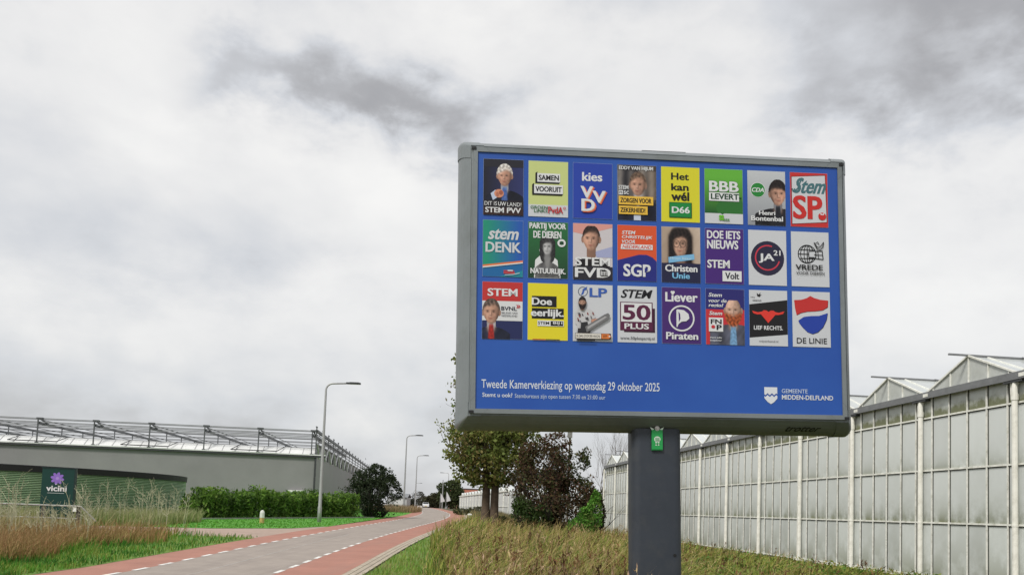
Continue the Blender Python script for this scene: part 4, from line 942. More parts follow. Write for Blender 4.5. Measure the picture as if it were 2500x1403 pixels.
def company_sign():
    y = 36.; tl = at(112, 1140, y); tr = at(183, 1142, y); w = float(tr[0] - tl[0]); zt = float((tl[2] + tr[2]) / 2); x = float((tl[0] + tr[0]) / 2) - .04; z0 = float(gz(x, y))
    root = thing('pylon_sign', 'dark green upright sign with a purple flower emblem and white lettering', 'sign', (x, y, z0), .25)
    H = zt - z0; gm = mat('sign_green', lin((15, 56, 50)), .35, var=.06, vscale=1.5); dk = mat('sign_edge', lin((14, 40, 38)), .5)
    b = MB(); b.box((0, 0, H / 2 + .1), (w, .2, H - .2)); b.build('sign_panel', gm, root)
    b = MB(); b.box((w / 2 + .03, .02, H / 2), (.06, .26, H)); b.box((0, 0, H - .02), (w + .06, .24, .05)); b.box((0, .0, .05), (w + .1, .3, .1)); b.build('sign_frame', dk, root)
    p = Print(-w / 2, H - .05 - ZB, w, w, -.104); p.clip = False; V_ = (150, 116, 208)
    for k in range(8):
        a = k * PI / 4 + .2; p.ell(.48 + .13 * math.cos(a), .33 + .13 * math.sin(a), .085, .05, V_, 14, rot=a)
    p.ell(.48, .33, .11, .11, V_); p.ell(.48, .33, .05, .05, (176, 146, 226)); p.ell(.45, .53, .018, .018, WH)
    p.text('vicini', .16, .585, .79, .77, WH, .045); p.rect(.2, .825, .72, .84, (196, 206, 204)); p.done('sign_lettering', root)
company_sign()
def railing():
    y = 30.5; x0, x1 = float(at(-260, 1225, y)[0]), float(at(190, 1237, y)[0]); zg = float(gz(x1, y)); st = mat('railing_steel', (.3, .3, .28), .6, metal=.3, var=.2, vscale=6); wd = mat('weathered_timber', (.09, .08, .065), .9, var=.4, vscale=8)
    root = thing('field_railing', 'low steel railing on timber posts in front of the green company sign', 'railing', (x1, y, zg))
    b = MB(); b.tube(((x0 - x1, 0, .98), (0, 0, .98), (.12, 0, .97), (.65, .1, .45)), .03, 8); b.build('top_rail', st, root)
    b = MB(); b.tube(((x0 - x1, 0, .52), (0, 0, .52)), .02, 8); b.build('lower_rail', st, root)
    for a in (0, float(at(104, 1237, y)[0]) - x1, x0 - x1 + .3):
        b = MB(); b.box((a, .06, .46), (.12, .1, 1.1)); b.build('post', wd, root)
    b = MB(); b.box((-.1, -.03, .86), (.14, .03, .16)); b.build('plate', white_bar, root)
railing()
def marker(px, py, label, h=.75):
    q = gnd(px, py); root = thing('marker_post', label, 'marker post', tuple(q))
    b = MB(); b.tube(((0, 0, -.05), (0, 0, h * .45)), .13, 10); b.build('base_band', mat('ochre_paint', (.45, .33, .12), .7, var=.25, vscale=9), root)
    b = MB(); b.tube(((0, 0, h * .45), (0, 0, h * .8), (.0, 0, h * .93), (0, 0, h)), (.135, .13, .10, .03), 10); b.build('cap', mat('white_marker', (.6, .6, .57), .6, var=.15, vscale=8), root)
marker(639, 1278, 'short white and ochre marker post on the mown lawn')

# ------------------------------------------------------------------ street lamps
pole_m = mat('lamp_pole_paint', (.38, .385, .385), .45, metal=.3, var=.08, vscale=1.2)
head_m = mat('lamp_head_grey', (.045, .047, .05), .4, metal=.3)
def lamp(px, py, y, h, arm, side, label, q=None):
    if q is None: q = gnd(px, py)
    root = thing('street_lamp', label, 'street lamp', tuple(float(v) for v in q), 0, 'street lamps along the road')
    r = .42; pts = [(0, 0, -.1), (0, 0, .9), (0, 0, 1.0)] + [(0, 0, h * t) for t in (.3, .6, .85)] + [(0, 0, h - r)]
    rad = [.125, .125, .105, .095, .08, .068, .062]
    for k in range(1, 7):
        a = PI / 2 * k / 6 * .94; pts.append((side * (r - r * math.cos(a)), 0, h - r + r * math.sin(a))); rad.append(.056)
    pts.append((side * arm, 0, h + .04)); rad.append(.045)
    b = MB(); b.tube(pts, rad, 12); b.build('pole', pole_m, root, smooth=True)
    b = MB(); b.box((side * (arm + .3), 0, h + .05), (.85, .26, .09)); b.box((side * (arm + .34), 0, h + .1), (.55, .16, .04)); b.build('lamp_head', head_m, root)
    b = MB(); b.box((side * (arm + .36), 0, h + .001), (.6, .2, .012)); b.build('lens', mat('lamp_lens', (.5, .5, .47), .15), root)
    b = MB(); b.box((0, -.118, .75), (.1, .02, .35)); b.build('service_door', pole_m, root)
    return root
lamp(779, 1275, 49, 8.42, 1.35, 1, 'tallest street lamp, standing on the lawn before the grey glasshouse')
lamp(985, 1248, 94, 8.75, 1.15, 1, 'street lamp rising from the beige grass clump beside the dark tree')
lamp(1013, 1240.5, 132, 8.3, 1.1, 1, 'third street lamp from the camera on the far side of the road')
lamp(0, 0, 0, 8.6, 1.5, 1, 'faint far street lamp behind the third one', q=(-33.8, 292, 1.4))
lamp(0, 0, 0, 8.6, 1.4, -1, 'street lamp with its arm to the left, before the big far tree', q=(-15.1, 198, 1.4))

# ------------------------------------------------------------------ far things along the road
def car(x, y, rz, body_c, label, fwd=1):
    root = thing('car', label, 'car', (x, y, float(gz(x, y)) + .03), rz)
    bm_ = mat('car_paint_%d' % int(body_c[0] * 100), body_c, .25, spec=.6); gl = mat('car_glass', (.02, .022, .025), .08, spec=.7); ty = mat('tyre', (.02, .02, .02), .9)
    b = MB(); s = [(-2.1, .35), (-2.1, .8), (-1.95, .92), (-1.1, .98), (-.45, 1.45), (1.2, 1.48), (2.0, 1.0), (2.1, .85), (2.1, .35)]
    W = .86
    for w in (-W, W): b.v += [(w * (.82 if z > 1.2 else 1), t, z) for t, z in s]
    n = len(s)
    for k in range(n): k2 = (k + 1) % n; b.f.append((k, k2, n + k2, n + k)); b.m.append(0)
    b.f += [tuple(range(n))[::-1], tuple(range(n, 2 * n))]; b.m += [0, 0]; b.build('body', bm_, root)
    b = MB(); b.face(((-.78, -1.04, 1.01), (.78, -1.04, 1.01), (.66, -.5, 1.42), (-.66, -.5, 1.42))); b.v = [(x_, y_ - .03, z_ + .02) for x_, y_, z_ in b.v]; b.build('windscreen', gl, root)
    for sx in (-1, 1):
        b = MB(); b.face(((sx * .875, -.75, 1.02), (sx * .875, 1.6, 1.02), (sx * .74, 1.1, 1.4), (sx * .74, -.4, 1.4))); b.build('side_window', gl, root)
        b = MB(); b.box((sx * .62, -2.1, .72), (.36, .06, .16)); b.build('headlight', mat('lamp_glass', (.7, .7, .68), .1), root)
        for yy in (-1.3, 1.35):
            b = MB(); b.tube(((sx * .7, yy, .31), (sx * .89, yy, .31)), .31, 14); w = b.build('wheel', ty, root)
    b = MB(); b.box((0, -2.11, .5), (.5, .04, .12)); b.build('number_plate', mat('plate_yellow', (.7, .5, .05), .5), root)
car(float(cline(225)) + .4, 225, .12, (.72, .73, .75), 'white car driving towards the camera on the far road')
car(float(cline(240)) - 5.0, 240, .12, (.05, .06, .07), 'dark car standing left of the white car on the far road')
def barrier():
    x, y = -22.0, 200; root = thing('white_block', 'low white block at the far lawn tip beside the road', 'block', (x, y, 1.42)); b = MB()
    b.box((0, 0, .22), (1.15, .5, .44)); b.box((0, -.02, .46), (.9, .36, .06)); b.build('block_body', mat('white_concrete', (.7, .7, .68), .7, var=.1), root)
barrier()
def far_greenhouse():
    # near right corner at pixel 1243, far left corner at pixel 1122
    a = at(1243, 1199, 92.); b0 = at(1122, 1212, 150.); zt = 3.78; root = thing('white_greenhouse', 'small far white greenhouse behind the double-trunked tree', 'greenhouse', (float(a[0]), float(a[1]), .9))
    A, B_ = np.array((a[0], a[1], 0)) - np.array((a[0], a[1], .9)), np.array((b0[0], b0[1], 0)) - np.array((a[0], a[1], .9)); d = (B_ - A); l = np.linalg.norm(d); d /= l; nrm_ = np.array((d[1], -d[0], 0))
    wm = mat('far_white_wall', (.62, .63, .62), .5, var=.08, vscale=.4, dirt=((.36, .37, .33), .5, .5)); bw = MB(); bw.face((A + (0, 0, .6), B_ + (0, 0, .6), B_ + (0, 0, zt), A + (0, 0, zt))); bw.build('wall', wm, root)
    bw = MB(); bw.face((A + (0, 0, .6), A + nrm_ * 40 + (0, 0, .6), A + nrm_ * 40 + (0, 0, zt), A + (0, 0, zt))); bw.build('end_wall', wm, root)
    bb_ = MB(); bb_.bar(A + (0, 0, 2.0) - nrm_ * .03, B_ + (0, 0, 2.0) - nrm_ * .03, .06, .06); bb_.bar(A + (0, 0, zt) - nrm_ * .05, B_ + (0, 0, zt) - nrm_ * .05, .14, .14)
    for t in np.arange(0, l, 4.): bb_.bar(A + d * t - nrm_ * .04 + (0, 0, .6), A + d * t - nrm_ * .04 + (0, 0, zt), .09, .09)
    bb_.build('wall_bars', white_bar, root)
    n = int(l // 4)
    for k in range(n):
        p0, p1 = A + d * (k * 4), A + d * (k * 4 + 4); mid = (p0 + p1) / 2 + (0, 0, zt + .55)
        g = MB(); g.face((p0 + (0, 0, zt), p1 + (0, 0, zt), mid)); ga = g.build('gable', gable_m, root)
        r = MB()
        for e in (p0, p1): r.face((e + (0, 0, zt), mid, mid + nrm_ * 40, e + (0, 0, zt) + nrm_ * 40))
        r.build('roof', roof_m, root)
        t = MB()
        for e in (p0, p1): t.bar(e + (0, 0, zt) - nrm_ * .03, mid - nrm_ * .03, .05, .05)
        t.build('gable_bars', white_bar, ga)
far_greenhouse()
def barn():
    y = 185.; c = at(1150, 1203, y); x = float(c[0]); root = thing('red_roof_barn', 'low red-roofed barn with a dark ridge far behind the white greenhouse', 'barn', (x, y, 1.4)); h = float(c[2]) - 1.4
    b = MB(); b.box((4, 3, h * .4), (18, 8, h * .8)); b.build('wall', mat('barn_brick', (.2, .12, .09), .9, var=.2), root)
    b = MB(); b.face(((-5.2, -1.4, h * .78), (13.2, -1.4, h * .78), (13.2, 3, h + .9), (-5.2, 3, h + .9))); b.face(((-5.2, 7.4, h * .78), (13.2, 7.4, h * .78), (13.2, 3, h + .9), (-5.2, 3, h + .9))); b.build('roof', mat('roof_red', (.26, .085, .05), .8, var=.2), root)
    b = MB(); b.box((4, 3, h + .95), (18.6, .5, .3)); b.build('ridge', dark_metal, root)
barn()
def far_shed():
    x, y = -22.8, 165.; root = thing('pale_shed', 'low pale shed behind the beige grass clump and second lamp', 'shed', (x, y, 1.4)); w = mat('shed_grey', (.42, .43, .43), .7, var=.1)
    b = MB(); b.box((0, 3, 1.0), (4, 6, 2.0)); b.build('wall', w, root)
    b = MB(); b.face(((-2.2, -.3, 2.0), (2.2, -.3, 2.0), (2.2, 3, 2.8), (-2.2, 3, 2.8))); b.face(((-2.2, 6.3, 2.0), (2.2, 6.3, 2.0), (2.2, 3, 2.8), (-2.2, 3, 2.8))); b.build('roof', mat('shed_roof', (.2, .21, .22), .7), root)
    b = MB(); b.box((.5, -.04, .9), (2.0, .06, 1.7)); b.build('door', mat('shed_door', (.62, .63, .62), .6), root)
far_shed()
def flag(px, py, top, label):
    y = 122.; q = at(px, py, y); x = float(q[0]); z0 = float(gz(x, y)); h = float(at(px, top, y)[2]) - z0
    root = thing('beach_flag', label, 'flag', (x, y, z0), .5, 'white flags beside the road'); b = MB(); b.tube(((0, 0, 0), (0, 0, h * .7), (.05, 0, h)), .035, 6); b.build('pole', pole_m, root)
    b = MB(); pts = [(.06, h), (.3, h * .86), (.62, h * .66), (.75, h * .52), (.1, h * .45)]; ins = [(u, .02, z) for u, z in pts]; b.face(ins); b.face([(u, -.02, z) for u, z in reversed(pts)])
    for k in range(5): a, c = ins[k], ins[(k + 1) % 5]; b.face((a, (a[0], -.02, a[2]), (c[0], -.02, c[2]), c))
    b.build('flag_cloth', mat('white_cloth', (.75, .75, .76), .8), root)
flag(1074, 1238, 1203, 'smaller white flag left of the tall bare pole')
flag(1088, 1240, 1199, 'larger white flag right of the tall bare pole')
def bare_pole():
    q = at(1079, 1241, 140.); x = float(q[0]); z0 = float(gz(x, 140)); h = float(at(1079, 1172, 140.)[2]) - z0; root = thing('bare_pole', 'plain grey pole between the two white flags', 'pole', (x, 140, z0))
    b = MB(); b.tube(((0, 0, -.1), (0, 0, h)), (.09, .06), 8); b.build('shaft', pole_m, root); b = MB(); b.tube(((0, 0, h), (0, 0, h + .06)), .075, 8); b.build('cap', head_m, root)
bare_pole()
def boulder():
    q = gnd(1146, 1262); me = bpy.data.meshes.new('white_boulder'); import bmesh
    bm_ = bmesh.new(); bmesh.ops.create_icosphere(bm_, subdivisions=3, radius=.15)
    for v in bm_.verts: v.co *= 1 + .25 * mnoise.noise(v.co * 4); v.co.x *= 1.25; v.co.z *= .8
    bm_.to_mesh(me); bm_.free(); me.materials.append(mat('white_stone', (.72, .72, .7), .7, var=.12, vscale=6)); o = bpy.data.objects.new('white_boulder', me); COL.objects.link(o)
    o.location = at(1146, 1256, 62.); tag(o, 'round white boulder in the verge left of the double trunk', 'boulder')
boulder()
def box_post():
    y = 75.; q = at(1391, 1078, y); x, zt = float(q[0]), float(at(1391, 1054, y)[2]); root = thing('box_post', 'weathered post topped by a grey box rising from the maroon tree', 'post', (x, y, 0))
    b = MB(); b.tube(((0, 0, 0), (0, 0, zt - .5)), .09, 8); b.build('shaft', mat('post_brown', (.07, .05, .035), .8), root); b = MB(); b.box((0, 0, zt - .25), (.42, .42, .55)); b.box((0, 0, zt + .05), (.5, .5, .06)); b.build('box', mat('box_grey', (.2, .2, .18), .7, var=.2), root)
box_post()

# ------------------------------------------------------------------ vegetation
def pal(P, n, cols, f=.6, off=0., jit=.22):
    """colour per point: patches of the palette with per-leaf jitter"""
    c = np.array(cols); t = (nz(P, f, off) * .5 + .5 + RS.normal(0, .16, n)).clip(0, .999) * len(c); i = t.astype(int)
    return c[i] * (1 + RS.uniform(-jit, jit, (n, 1)))
def leaves(name, P, size, cols, parent=None, f=.9, off=0., asp=.6, droop=.0, mname='foliage', up=.0):
    n = len(P); nv = RS.normal(0, 1, (n, 3)); nv[:, 2] += up; nv /= np.linalg.norm(nv, axis=1, keepdims=True)
    t = RS.normal(0, 1, (n, 3)); t[:, 2] -= droop; t -= nv * (t * nv).sum(1, keepdims=True); t /= np.linalg.norm(t, axis=1, keepdims=True) + 1e-9; s = np.cross(nv, t)
    sz = (size * RS.uniform(.4, 1.55, (n, 1))); a = t * sz; b = s * sz * asp
    V = np.stack([P - a, P + b * .9 - a * .1, P + a, P - b * .9 - a * .1], 1).reshape(-1, 3); Q = np.arange(n * 4).reshape(n, 4)
    c = np.repeat(pal(P, n, cols, f, off), 4, 0); return rawmesh(name, V, None, c, leaf_mat(mname), parent, Q)
def crown_pts(blobs, n, gap=.0, f=1.2, off=0., shell=.5):
    """points spread through ellipsoid blobs ((centre),(radii)); gap 0..1 removes noisy patches"""
    w = np.array([b[1][0] * b[1][1] * b[1][2] for b in blobs]) ** .8; w /= w.sum(); out = []
    for b, k in zip(blobs, (w * n).astype(int)):
        m = int(k * 2.6) + 8; d = RS.normal(0, 1, (m, 3)); d /= np.linalg.norm(d, axis=1, keepdims=True); r = RS.uniform(0, 1, (m, 1)) ** (1 / 3 * (1 - shell)) * (1 + .16 * nz(d, 3.1, off + len(out))[:, None] + RS.normal(0, .06, (m, 1)))
        P = np.array(b[0]) + d * r * np.array(b[1]); keep = nz(P, f, off) * .6 + RS.uniform(-.35, .35, m) > gap * 1.2 - .6; P = P[keep][:k]; out.append(P)
    return np.concatenate(out)
def limb(b, p, d, l, r, depth, spread=.6, tips=None, up=.25, n=4, kids=3, wob=.16):
    pts = [np.array(p, float)]; d = np.array(d, float); d /= np.linalg.norm(d); rad = [r]
    for k in range(n):
        d = d + RS.normal(0, wob, 3) + np.array((0, 0, up * .2)); d /= np.linalg.norm(d); pts.append(pts[-1] + d * l / n); rad.append(r * (1 - .5 * (k + 1) / n))
    b.tube(pts, rad, 7 if r > .05 else 4, cap=False)
    if tips is not None: tips.extend(pts[2:])
    if depth > 0:
        for k in range(kids):
            t = RS.randint(max(1, n // 2), n + 1); dd = d + RS.normal(0, spread, 3); dd[2] += up; limb(b, pts[t], dd, l * RS.uniform(.55, .8), rad[t] * .72, depth - 1, spread, tips, up, n, kids, wob)
bark = mat('bark', (.095, .068, .048), .95, var=.35, vscale=5, bump=.8, bscale=14)
bark_d = mat('dark_bark', (.03, .025, .02), .95, var=.3, vscale=6)
def tree(name, label, base, group=None): return thing(name, label, 'tree' if 'tree' in name else 'bush', tuple(float(v) for v in base), 0, group)

def poplar():
    y = 54.; q = at(1195, 1268, y); x0 = float(q[0]); z0 = float(gz(x0, y)) - .1; root = tree('poplar_tree', 'tall olive poplar with a double trunk, its crown rising behind the billboard edge', (x0, y, z0))
    b = MB(); tips = []
    for s_, hh in ((-1, 6.4), (1, 7.2)):
        pts = [(s_ * .33, 0, -.2), (s_ * .29, 0, .3), (s_ * .285, .1, 1.6), (s_ * .29, .1, 3.2), (s_ * .42, .15, 5.), (s_ * .5, .2, hh)]; b.tube(pts, (.42, .31, .27, .25, .19, .1), 12, cap=False)
        for k in range(7): limb(b, (s_ * (.3 + .03 * k), .12, 2.6 + .65 * k), (s_ * RS.uniform(.2, 1.), RS.uniform(-.7, .7), .9), 2.2, .1, 2, .5, tips, .35)
    b.build('trunk', bark, root, smooth=True)
    bl = [((-.9, 0, 5.0), (2.1, 2., 1.5)), ((0, 0, 4.6), (2.7, 2.4, 1.7)), ((-.4, 0, 6.4), (2.6, 2.4, 1.9)), ((.3, 0, 8.2), (2.5, 2.2, 2.)), ((-.2, 0, 9.8), (2.45, 2.1, 1.7)), ((-.3, 0, 11.3), (2.3, 2., 1.6)), ((.2, 0, 12.6), (1.6, 1.5, 1.3)), ((-1.8, 0, 3.9), (1.0, 1.0, .9)), ((1.9, .2, 4.2), (1.1, 1.1, 1.)), ((-.6, -.4, 3.2), (1.1, .9, .6)), ((.7, .3, 3.3), (1., .9, .6)), ((2.3, .2, 6.), (1., 1., 1.2))]
    P = crown_pts(bl, 24000, .56, 2.1, 3.); P = np.concatenate([P, np.array(tips)[RS.randint(0, len(tips), 2600)] + RS.normal(0, .22, (2600, 3))])
    leaves('crown', P, .105, [(.11, .145, .03), (.15, .19, .045), (.21, .225, .06), (.20, .165, .06), (.10, .14, .03)], root, .8, 2., .75)
poplar()
def maroon():
    y = 50.; q = at(1345, 1268, y); x0 = float(q[0]); z0 = float(gz(x0, y)); root = tree('plum_tree', 'broad maroon-leaved tree with a ragged crown under the billboard', (x0, y, z0)); b = MB(); tips = []
    for k in range(9): limb(b, (RS.uniform(-.3, .3), RS.uniform(-.2, .2), -.1), (RS.normal(0, .55), RS.normal(0, .45), 1.1), 2.6, .11, 2, .6, tips, .3)
    b.build('trunk', bark_d, root, smooth=True)
    bl = [((-.5, 0, 2.4), (1.7, 1.5, 1.9)), ((.8, 0, 1.9), (1.7, 1.5, 1.8)), ((-.5, 0, 4.2), (1.3, 1.2, 1.2)), ((.5, .2, 3.5), (1.2, 1.1, 1.2)), ((1.5, 0, 4.5), (.75, .7, .6)), ((-.95, 0, 5.2), (.6, .6, .75)), ((.4, 0, 5.0), (.8, .7, .5)), ((1.9, .1, 2.7), (.8, .8, .9)), ((2.05, 0, 5.1), (.35, .3, .4)), ((-1.7, 0, 3.6), (.7, .7, 1.)), ((-1.5, .2, 5.), (.6, .6, .8)), ((.2, .2, 5.8), (.9, .8, .5))]
    P = crown_pts(bl, 17000, .46, 1.9, 9.); P = np.concatenate([P, np.array(tips)[RS.randint(0, len(tips), 1800)] + RS.normal(0, .2, (1800, 3))])
    leaves('crown', P, .085, [(.075, .062, .028), (.09, .05, .03), (.06, .06, .022), (.085, .042, .028), (.11, .075, .034), (.06, .075, .024), (.05, .065, .022)], root, .7, 5., .6)
    q2 = at(1283, 1268, 48.5); r2 = tree('dark_bush', 'dark green bush at the foot of the maroon tree beside the white greenhouse wall', (q2[0], 48.5, float(gz(q2[0], 48.5)))); b = MB(); tips = []
    for k in range(7): limb(b, (0, 0, -.05), (RS.normal(0, .6), RS.normal(0, .5), 1), 1.1, .04, 1, .6, tips, .3)
    b.build('stems', bark_d, r2); P = crown_pts([((0, 0, 1.0), (.85, .8, 1.0)), ((.7, .1, .9), (.9, .8, .9)), ((-.2, 0, 1.7), (.6, .6, .5))], 5200, .36, 2.2, 1.)
    leaves('crown', P, .07, [(.035, .07, .016), (.055, .095, .022), (.045, .06, .02)], r2, 1.2, 1.)
maroon()
def green_bush():
    y = 47.5; q = at(1428, 1275, y); root = tree('bright_green_bush', 'bright green bush against the far corner of the whitewashed greenhouse', (q[0], y, float(gz(q[0], y)))); b = MB()
    for k in range(8): limb(b, (RS.normal(0, .1), 0, -.05), (RS.normal(0, .6), RS.normal(0, .5), 1), 1.2, .035, 1, .6, None, .3)
    b.build('stems', bark_d, root)
    P = crown_pts([((-.2, 0, .7), (.8, .7, .7)), ((.35, 0, 1.1), (.6, .6, 1.)), ((.55, 0, 1.9), (.4, .4, .6)), ((.6, 0, 2.5), (.28, .3, .4)), ((-.75, 0, .45), (.5, .4, .45)), ((-.1, -.1, 1.5), (.35, .35, .4))], 5200, .46, 2.9, 6.); leaves('crown', P, .075, [(.05, .15, .016), (.10, .27, .03), (.15, .33, .05), (.07, .19, .022), (.13, .2, .04)], root, 1.6, 3.)
    q = at(1452, 1270, 52.); r2 = tree('autumn_bush', 'olive brown bush behind the bright green one', (q[0], 52., float(gz(q[0], 52)))); b = MB()
    for k in range(6): limb(b, (0, 0, -.05), (RS.normal(0, .4), RS.normal(0, .4), 1), 1.8, .04, 1, .5, None, .3)
    b.build('stems', bark_d, r2); P = crown_pts([((.1, 0, 1.5), (.55, .6, 1.5)), ((-.1, 0, 2.4), (.5, .5, .8))], 3200, .42, 2.2, 8.); leaves('crown', P, .075, [(.04, .045, .014), (.07, .05, .02), (.05, .06, .016)], r2, 1.2, 4.)
green_bush()
def bare_tree(px, py, y, h, label, n=7):
    q = at(px, py, y); root = tree('bare_tree', label, (q[0], y, 0.), 'leafless trees behind the greenhouses'); b = MB()
    b.tube(((0, 0, -.1), (.05, 0, h * .25), (0, .05, h * .4)), (.16, .12, .09), 8, cap=False)
    for k in range(n): limb(b, (0, 0, h * (.12 + .05 * k)), (RS.normal(0, .45), RS.normal(0, .45), 1.2), h * .42, .05, 3, .38, None, .5, 4, 3, .1)
    b.build('trunk', mat('pale_twigs', (.13, .115, .10), .9), root)
bare_tree(1465, 1255, 84., 8.4, 'leafless grey tree left of the dark billboard post'); bare_tree(1520, 1258, 88., 8.8, 'leafless grey tree touching the dark billboard post')
def dark_tree():
    y = 64.; q = at(908, 1256, y); x0 = float(q[0]); z0 = float(gz(x0, y)) - .05; root = tree('dark_tree', 'small dark broad-crowned tree at the right end of the hedge', (x0, y, z0)); b = MB(); tips = []
    for k in range(7): limb(b, (RS.normal(0, .12), RS.normal(0, .1), -.05), (RS.normal(0, .6), RS.normal(0, .5), .95), 2.1, .10, 2, .6, tips, .2)
    b.build('trunk', bark_d, root, smooth=True)
    bl = [((-.5, 0, 3.0), (1.3, 1.2, .85)), ((.9, 0, 2.7), (1.1, 1.1, .8)), ((.2, 0, 3.7), (.75, .8, .5)), ((1.1, 0, 3.4), (.6, .6, .5)), ((-1.4, 0, 2.1), (.7, .7, .6)), ((1.8, 0, 2.0), (.5, .6, .6)), ((-.1, 0, 1.0), (.95, .8, 1.0)), ((.3, 0, .5), (.9, .8, .55)), ((0, 0, 2.2), (1.4, 1.2, .7))]
    P = crown_pts(bl, 10500, .52, 2.3, 2.); P = np.concatenate([P, np.array(tips)[RS.randint(0, len(tips), 1500)] + RS.normal(0, .18, (1500, 3))])
    leaves('crown', P, .085, [(.016, .026, .012), (.026, .04, .018), (.038, .055, .024), (.02, .03, .014)], root, 1.1, 7., .55, .4)
dark_tree()
def far_tree(px, py, y, blobs, cols, label, n=3800, size=.2, gap=.3, name='far_tree', group='trees at the end of the road', h=2.):
    q = at(px, py, y); x0 = float(q[0]); root = tree(name, label, (x0, y, float(gz(x0, y)) - .05), group); b = MB()
    for k in range(5): limb(b, (RS.normal(0, .15), 0, -.1), (RS.normal(0, .4), RS.normal(0, .4), 1), h, .12, 1, .5, None, .3)
    b.build('trunk', bark_d, root); leaves('crown', crown_pts(blobs, n, gap, 1.0, px * .1), size, cols, root, .5, px * .3, .7)
DG = [(.045, .062, .022), (.06, .08, .028), (.075, .09, .034)]
far_tree(1102, 1240, 168., [((0, 0, 3.2), (2.4, 2.2, 2.8)), ((.9, 0, 2.2), (2.2, 2., 2.0)), ((-1.6, 0, 2.6), (1.5, 1.5, 2.)), ((-2.2, 0, 4.4), (1.0, 1, .8)), ((.2, 0, 5.2), (1.4, 1.4, .8))], DG, 'big rounded dark green tree behind the two white flags', 5200)
far_tree(1068, 1238, 300., [((0, 0, 2.8), (3.8, 3., 2.8)), ((2.4, 0, 4.4), (2.3, 2.2, 1.9)), ((-2.6, 0, 2.2), (2.4, 2.4, 2.1))], [(.05, .045, .022), (.06, .06, .026), (.045, .05, .022)], 'low brownish tree left of the big rounded one', 4200, .3)
far_tree(1040, 1238, 440., [((0, 0, 3.), (5.2, 4., 3.2)), ((3.2, 0, 4.), (3.6, 3.2, 3.))], [(.06, .055, .032), (.07, .062, .036), (.055, .06, .032)], 'low olive tree behind the white car on the far road', 3000, .4)
far_tree(1018, 1238, 255., [((0, 0, 2.6), (1.6, 1.6, 2.4)), ((.8, 0, 3.9), (1.3, 1.2, 1.2))], [(.09, .09, .075), (.1, .1, .08)], 'pale thin tree behind the third street lamp', 900, .16, .6, h=4.)
far_tree(1000, 1238, 240., [((0, 0, 1.2), (1.8, 1.6, 1.3))], [(.03, .034, .022), (.04, .04, .026)], 'small dark bush between the second and third street lamps', 1200, .18)
far_tree(1168, 1242, 86., [((0, 0, .5), (1.3, .9, .5)), ((-1.5, 0, .4), (1.2, .8, .4))], [(.06, .075, .03), (.09, .09, .05)], 'low grey-green bush before the white greenhouse wall', 1500, .09, .25, 'low_bush', None, .4)
far_tree(1225, 1262, 56., [((0, 0, .4), (.6, .5, .4)), ((.5, 0, .3), (.5, .4, .35))], [(.035, .06, .02), (.05, .08, .028)], 'small dark green bush right of the double trunk', 1500, .06, .25, 'small_bush', None, .3)
far_tree(1676, 1120, 84., [((0, 0, 6.6), (.9, .9, .5)), ((.4, 0, 7.4), (.7, .7, .4)), ((-.3, 0, 8.2), (.6, .6, .4)), ((0, 0, 5.6), (1.2, 1.2, .5))], [(.015, .022, .014), (.022, .03, .018)], 'dark conifer top behind the greenhouse gables right of the post', 2600, .12, .3, 'conifer_tree', None, 6.)
def treeline():
    n = 9000; x = RS.uniform(-420, 520, n); keep = ~((x > -40) & (x < 30) & (RS.uniform(0, 1, n) < .7)); x = x[keep]; n = len(x); hh = 3.2 + 2.2 * np.sin(x * .05) + 1.6 * np.sin(x * .17 + 1) + 1. * np.sin(x * .51)
    P = np.stack([x, 460 + RS.uniform(-6, 6, n), np.where(x < 0, 1.4, .3) + RS.uniform(0, 1, n) ** .7 * np.maximum(hh, 1.2)], 1); o = leaves('far_treeline', P, .9, [(.05, .06, .045), (.06, .07, .05), (.07, .072, .055)], None, .05); tag(o, kind='stuff')
treeline()

def blades(name, X, Y, H, W, lean, cols, dz=0., parent=None, colf=.35, off=0., tipc=None, bend=1., winddir=(.5, -.2)):
    """curved grass blades: base pair, middle pair, tip"""
    n = len(X); Z = gz(X, Y) + dz; P = np.stack([X, Y, Z], 1); a = RS.uniform(0, 2 * PI, n); s = np.stack([np.cos(a), np.sin(a), 0 * a], 1)
    d = RS.normal(0, 1, (n, 2)); d = d / np.linalg.norm(d, axis=1, keepdims=True) * .8 + np.array(winddir); L_ = np.stack([d[:, 0], d[:, 1], 0 * a], 1) * (lean * H * RS.uniform(.2, 1.4, n))[:, None]
    up = np.stack([0 * a, 0 * a, H], 1); w = (s.T * W).T
    m = P + up * .55 + L_ * .3; t = P + up * (1 - .25 * bend * RS.uniform(0, 1, (n, 1))) + L_
    V = np.stack([P - w, P + w, m + w * .8, m - w * .8, t], 1).reshape(-1, 3); i = np.arange(n)[:, None] * 5
    Q = i + np.array([[0, 1, 2, 3]]); T = i + np.array([[3, 2, 4]]); c = pal(P, n, cols, colf, off); c = np.repeat(c[:, None, :], 5, 1)
    if tipc is not None: c[:, 4] = np.array(tipc) * RS.uniform(.7, 1.2, (n, 1)); c[:, 2:4] = c[:, 2:4] * .6 + np.array(tipc) * .4
    return rawmesh(name, V, T, c.reshape(-1, 3), leaf_mat('grass_blades', .25, .7), parent, Q), t
def plumes(name, T, size, cols, k=5, mname='grass_blades'):
    n = len(T); P = np.repeat(T, k, 0) + np.stack([RS.normal(0, .16, n * k), RS.normal(0, .16, n * k), RS.uniform(-1.6, .3, n * k)], 1) * size
    return leaves(name, P, size * .42, cols, None, .4, 1., .2, 2.0, mname)
def area(n, x0, x1, y0, y1, fn):
    x = RS.uniform(x0, x1, n); y = RS.uniform(y0, y1, n); k = fn(x, y); return x[k], y[k]
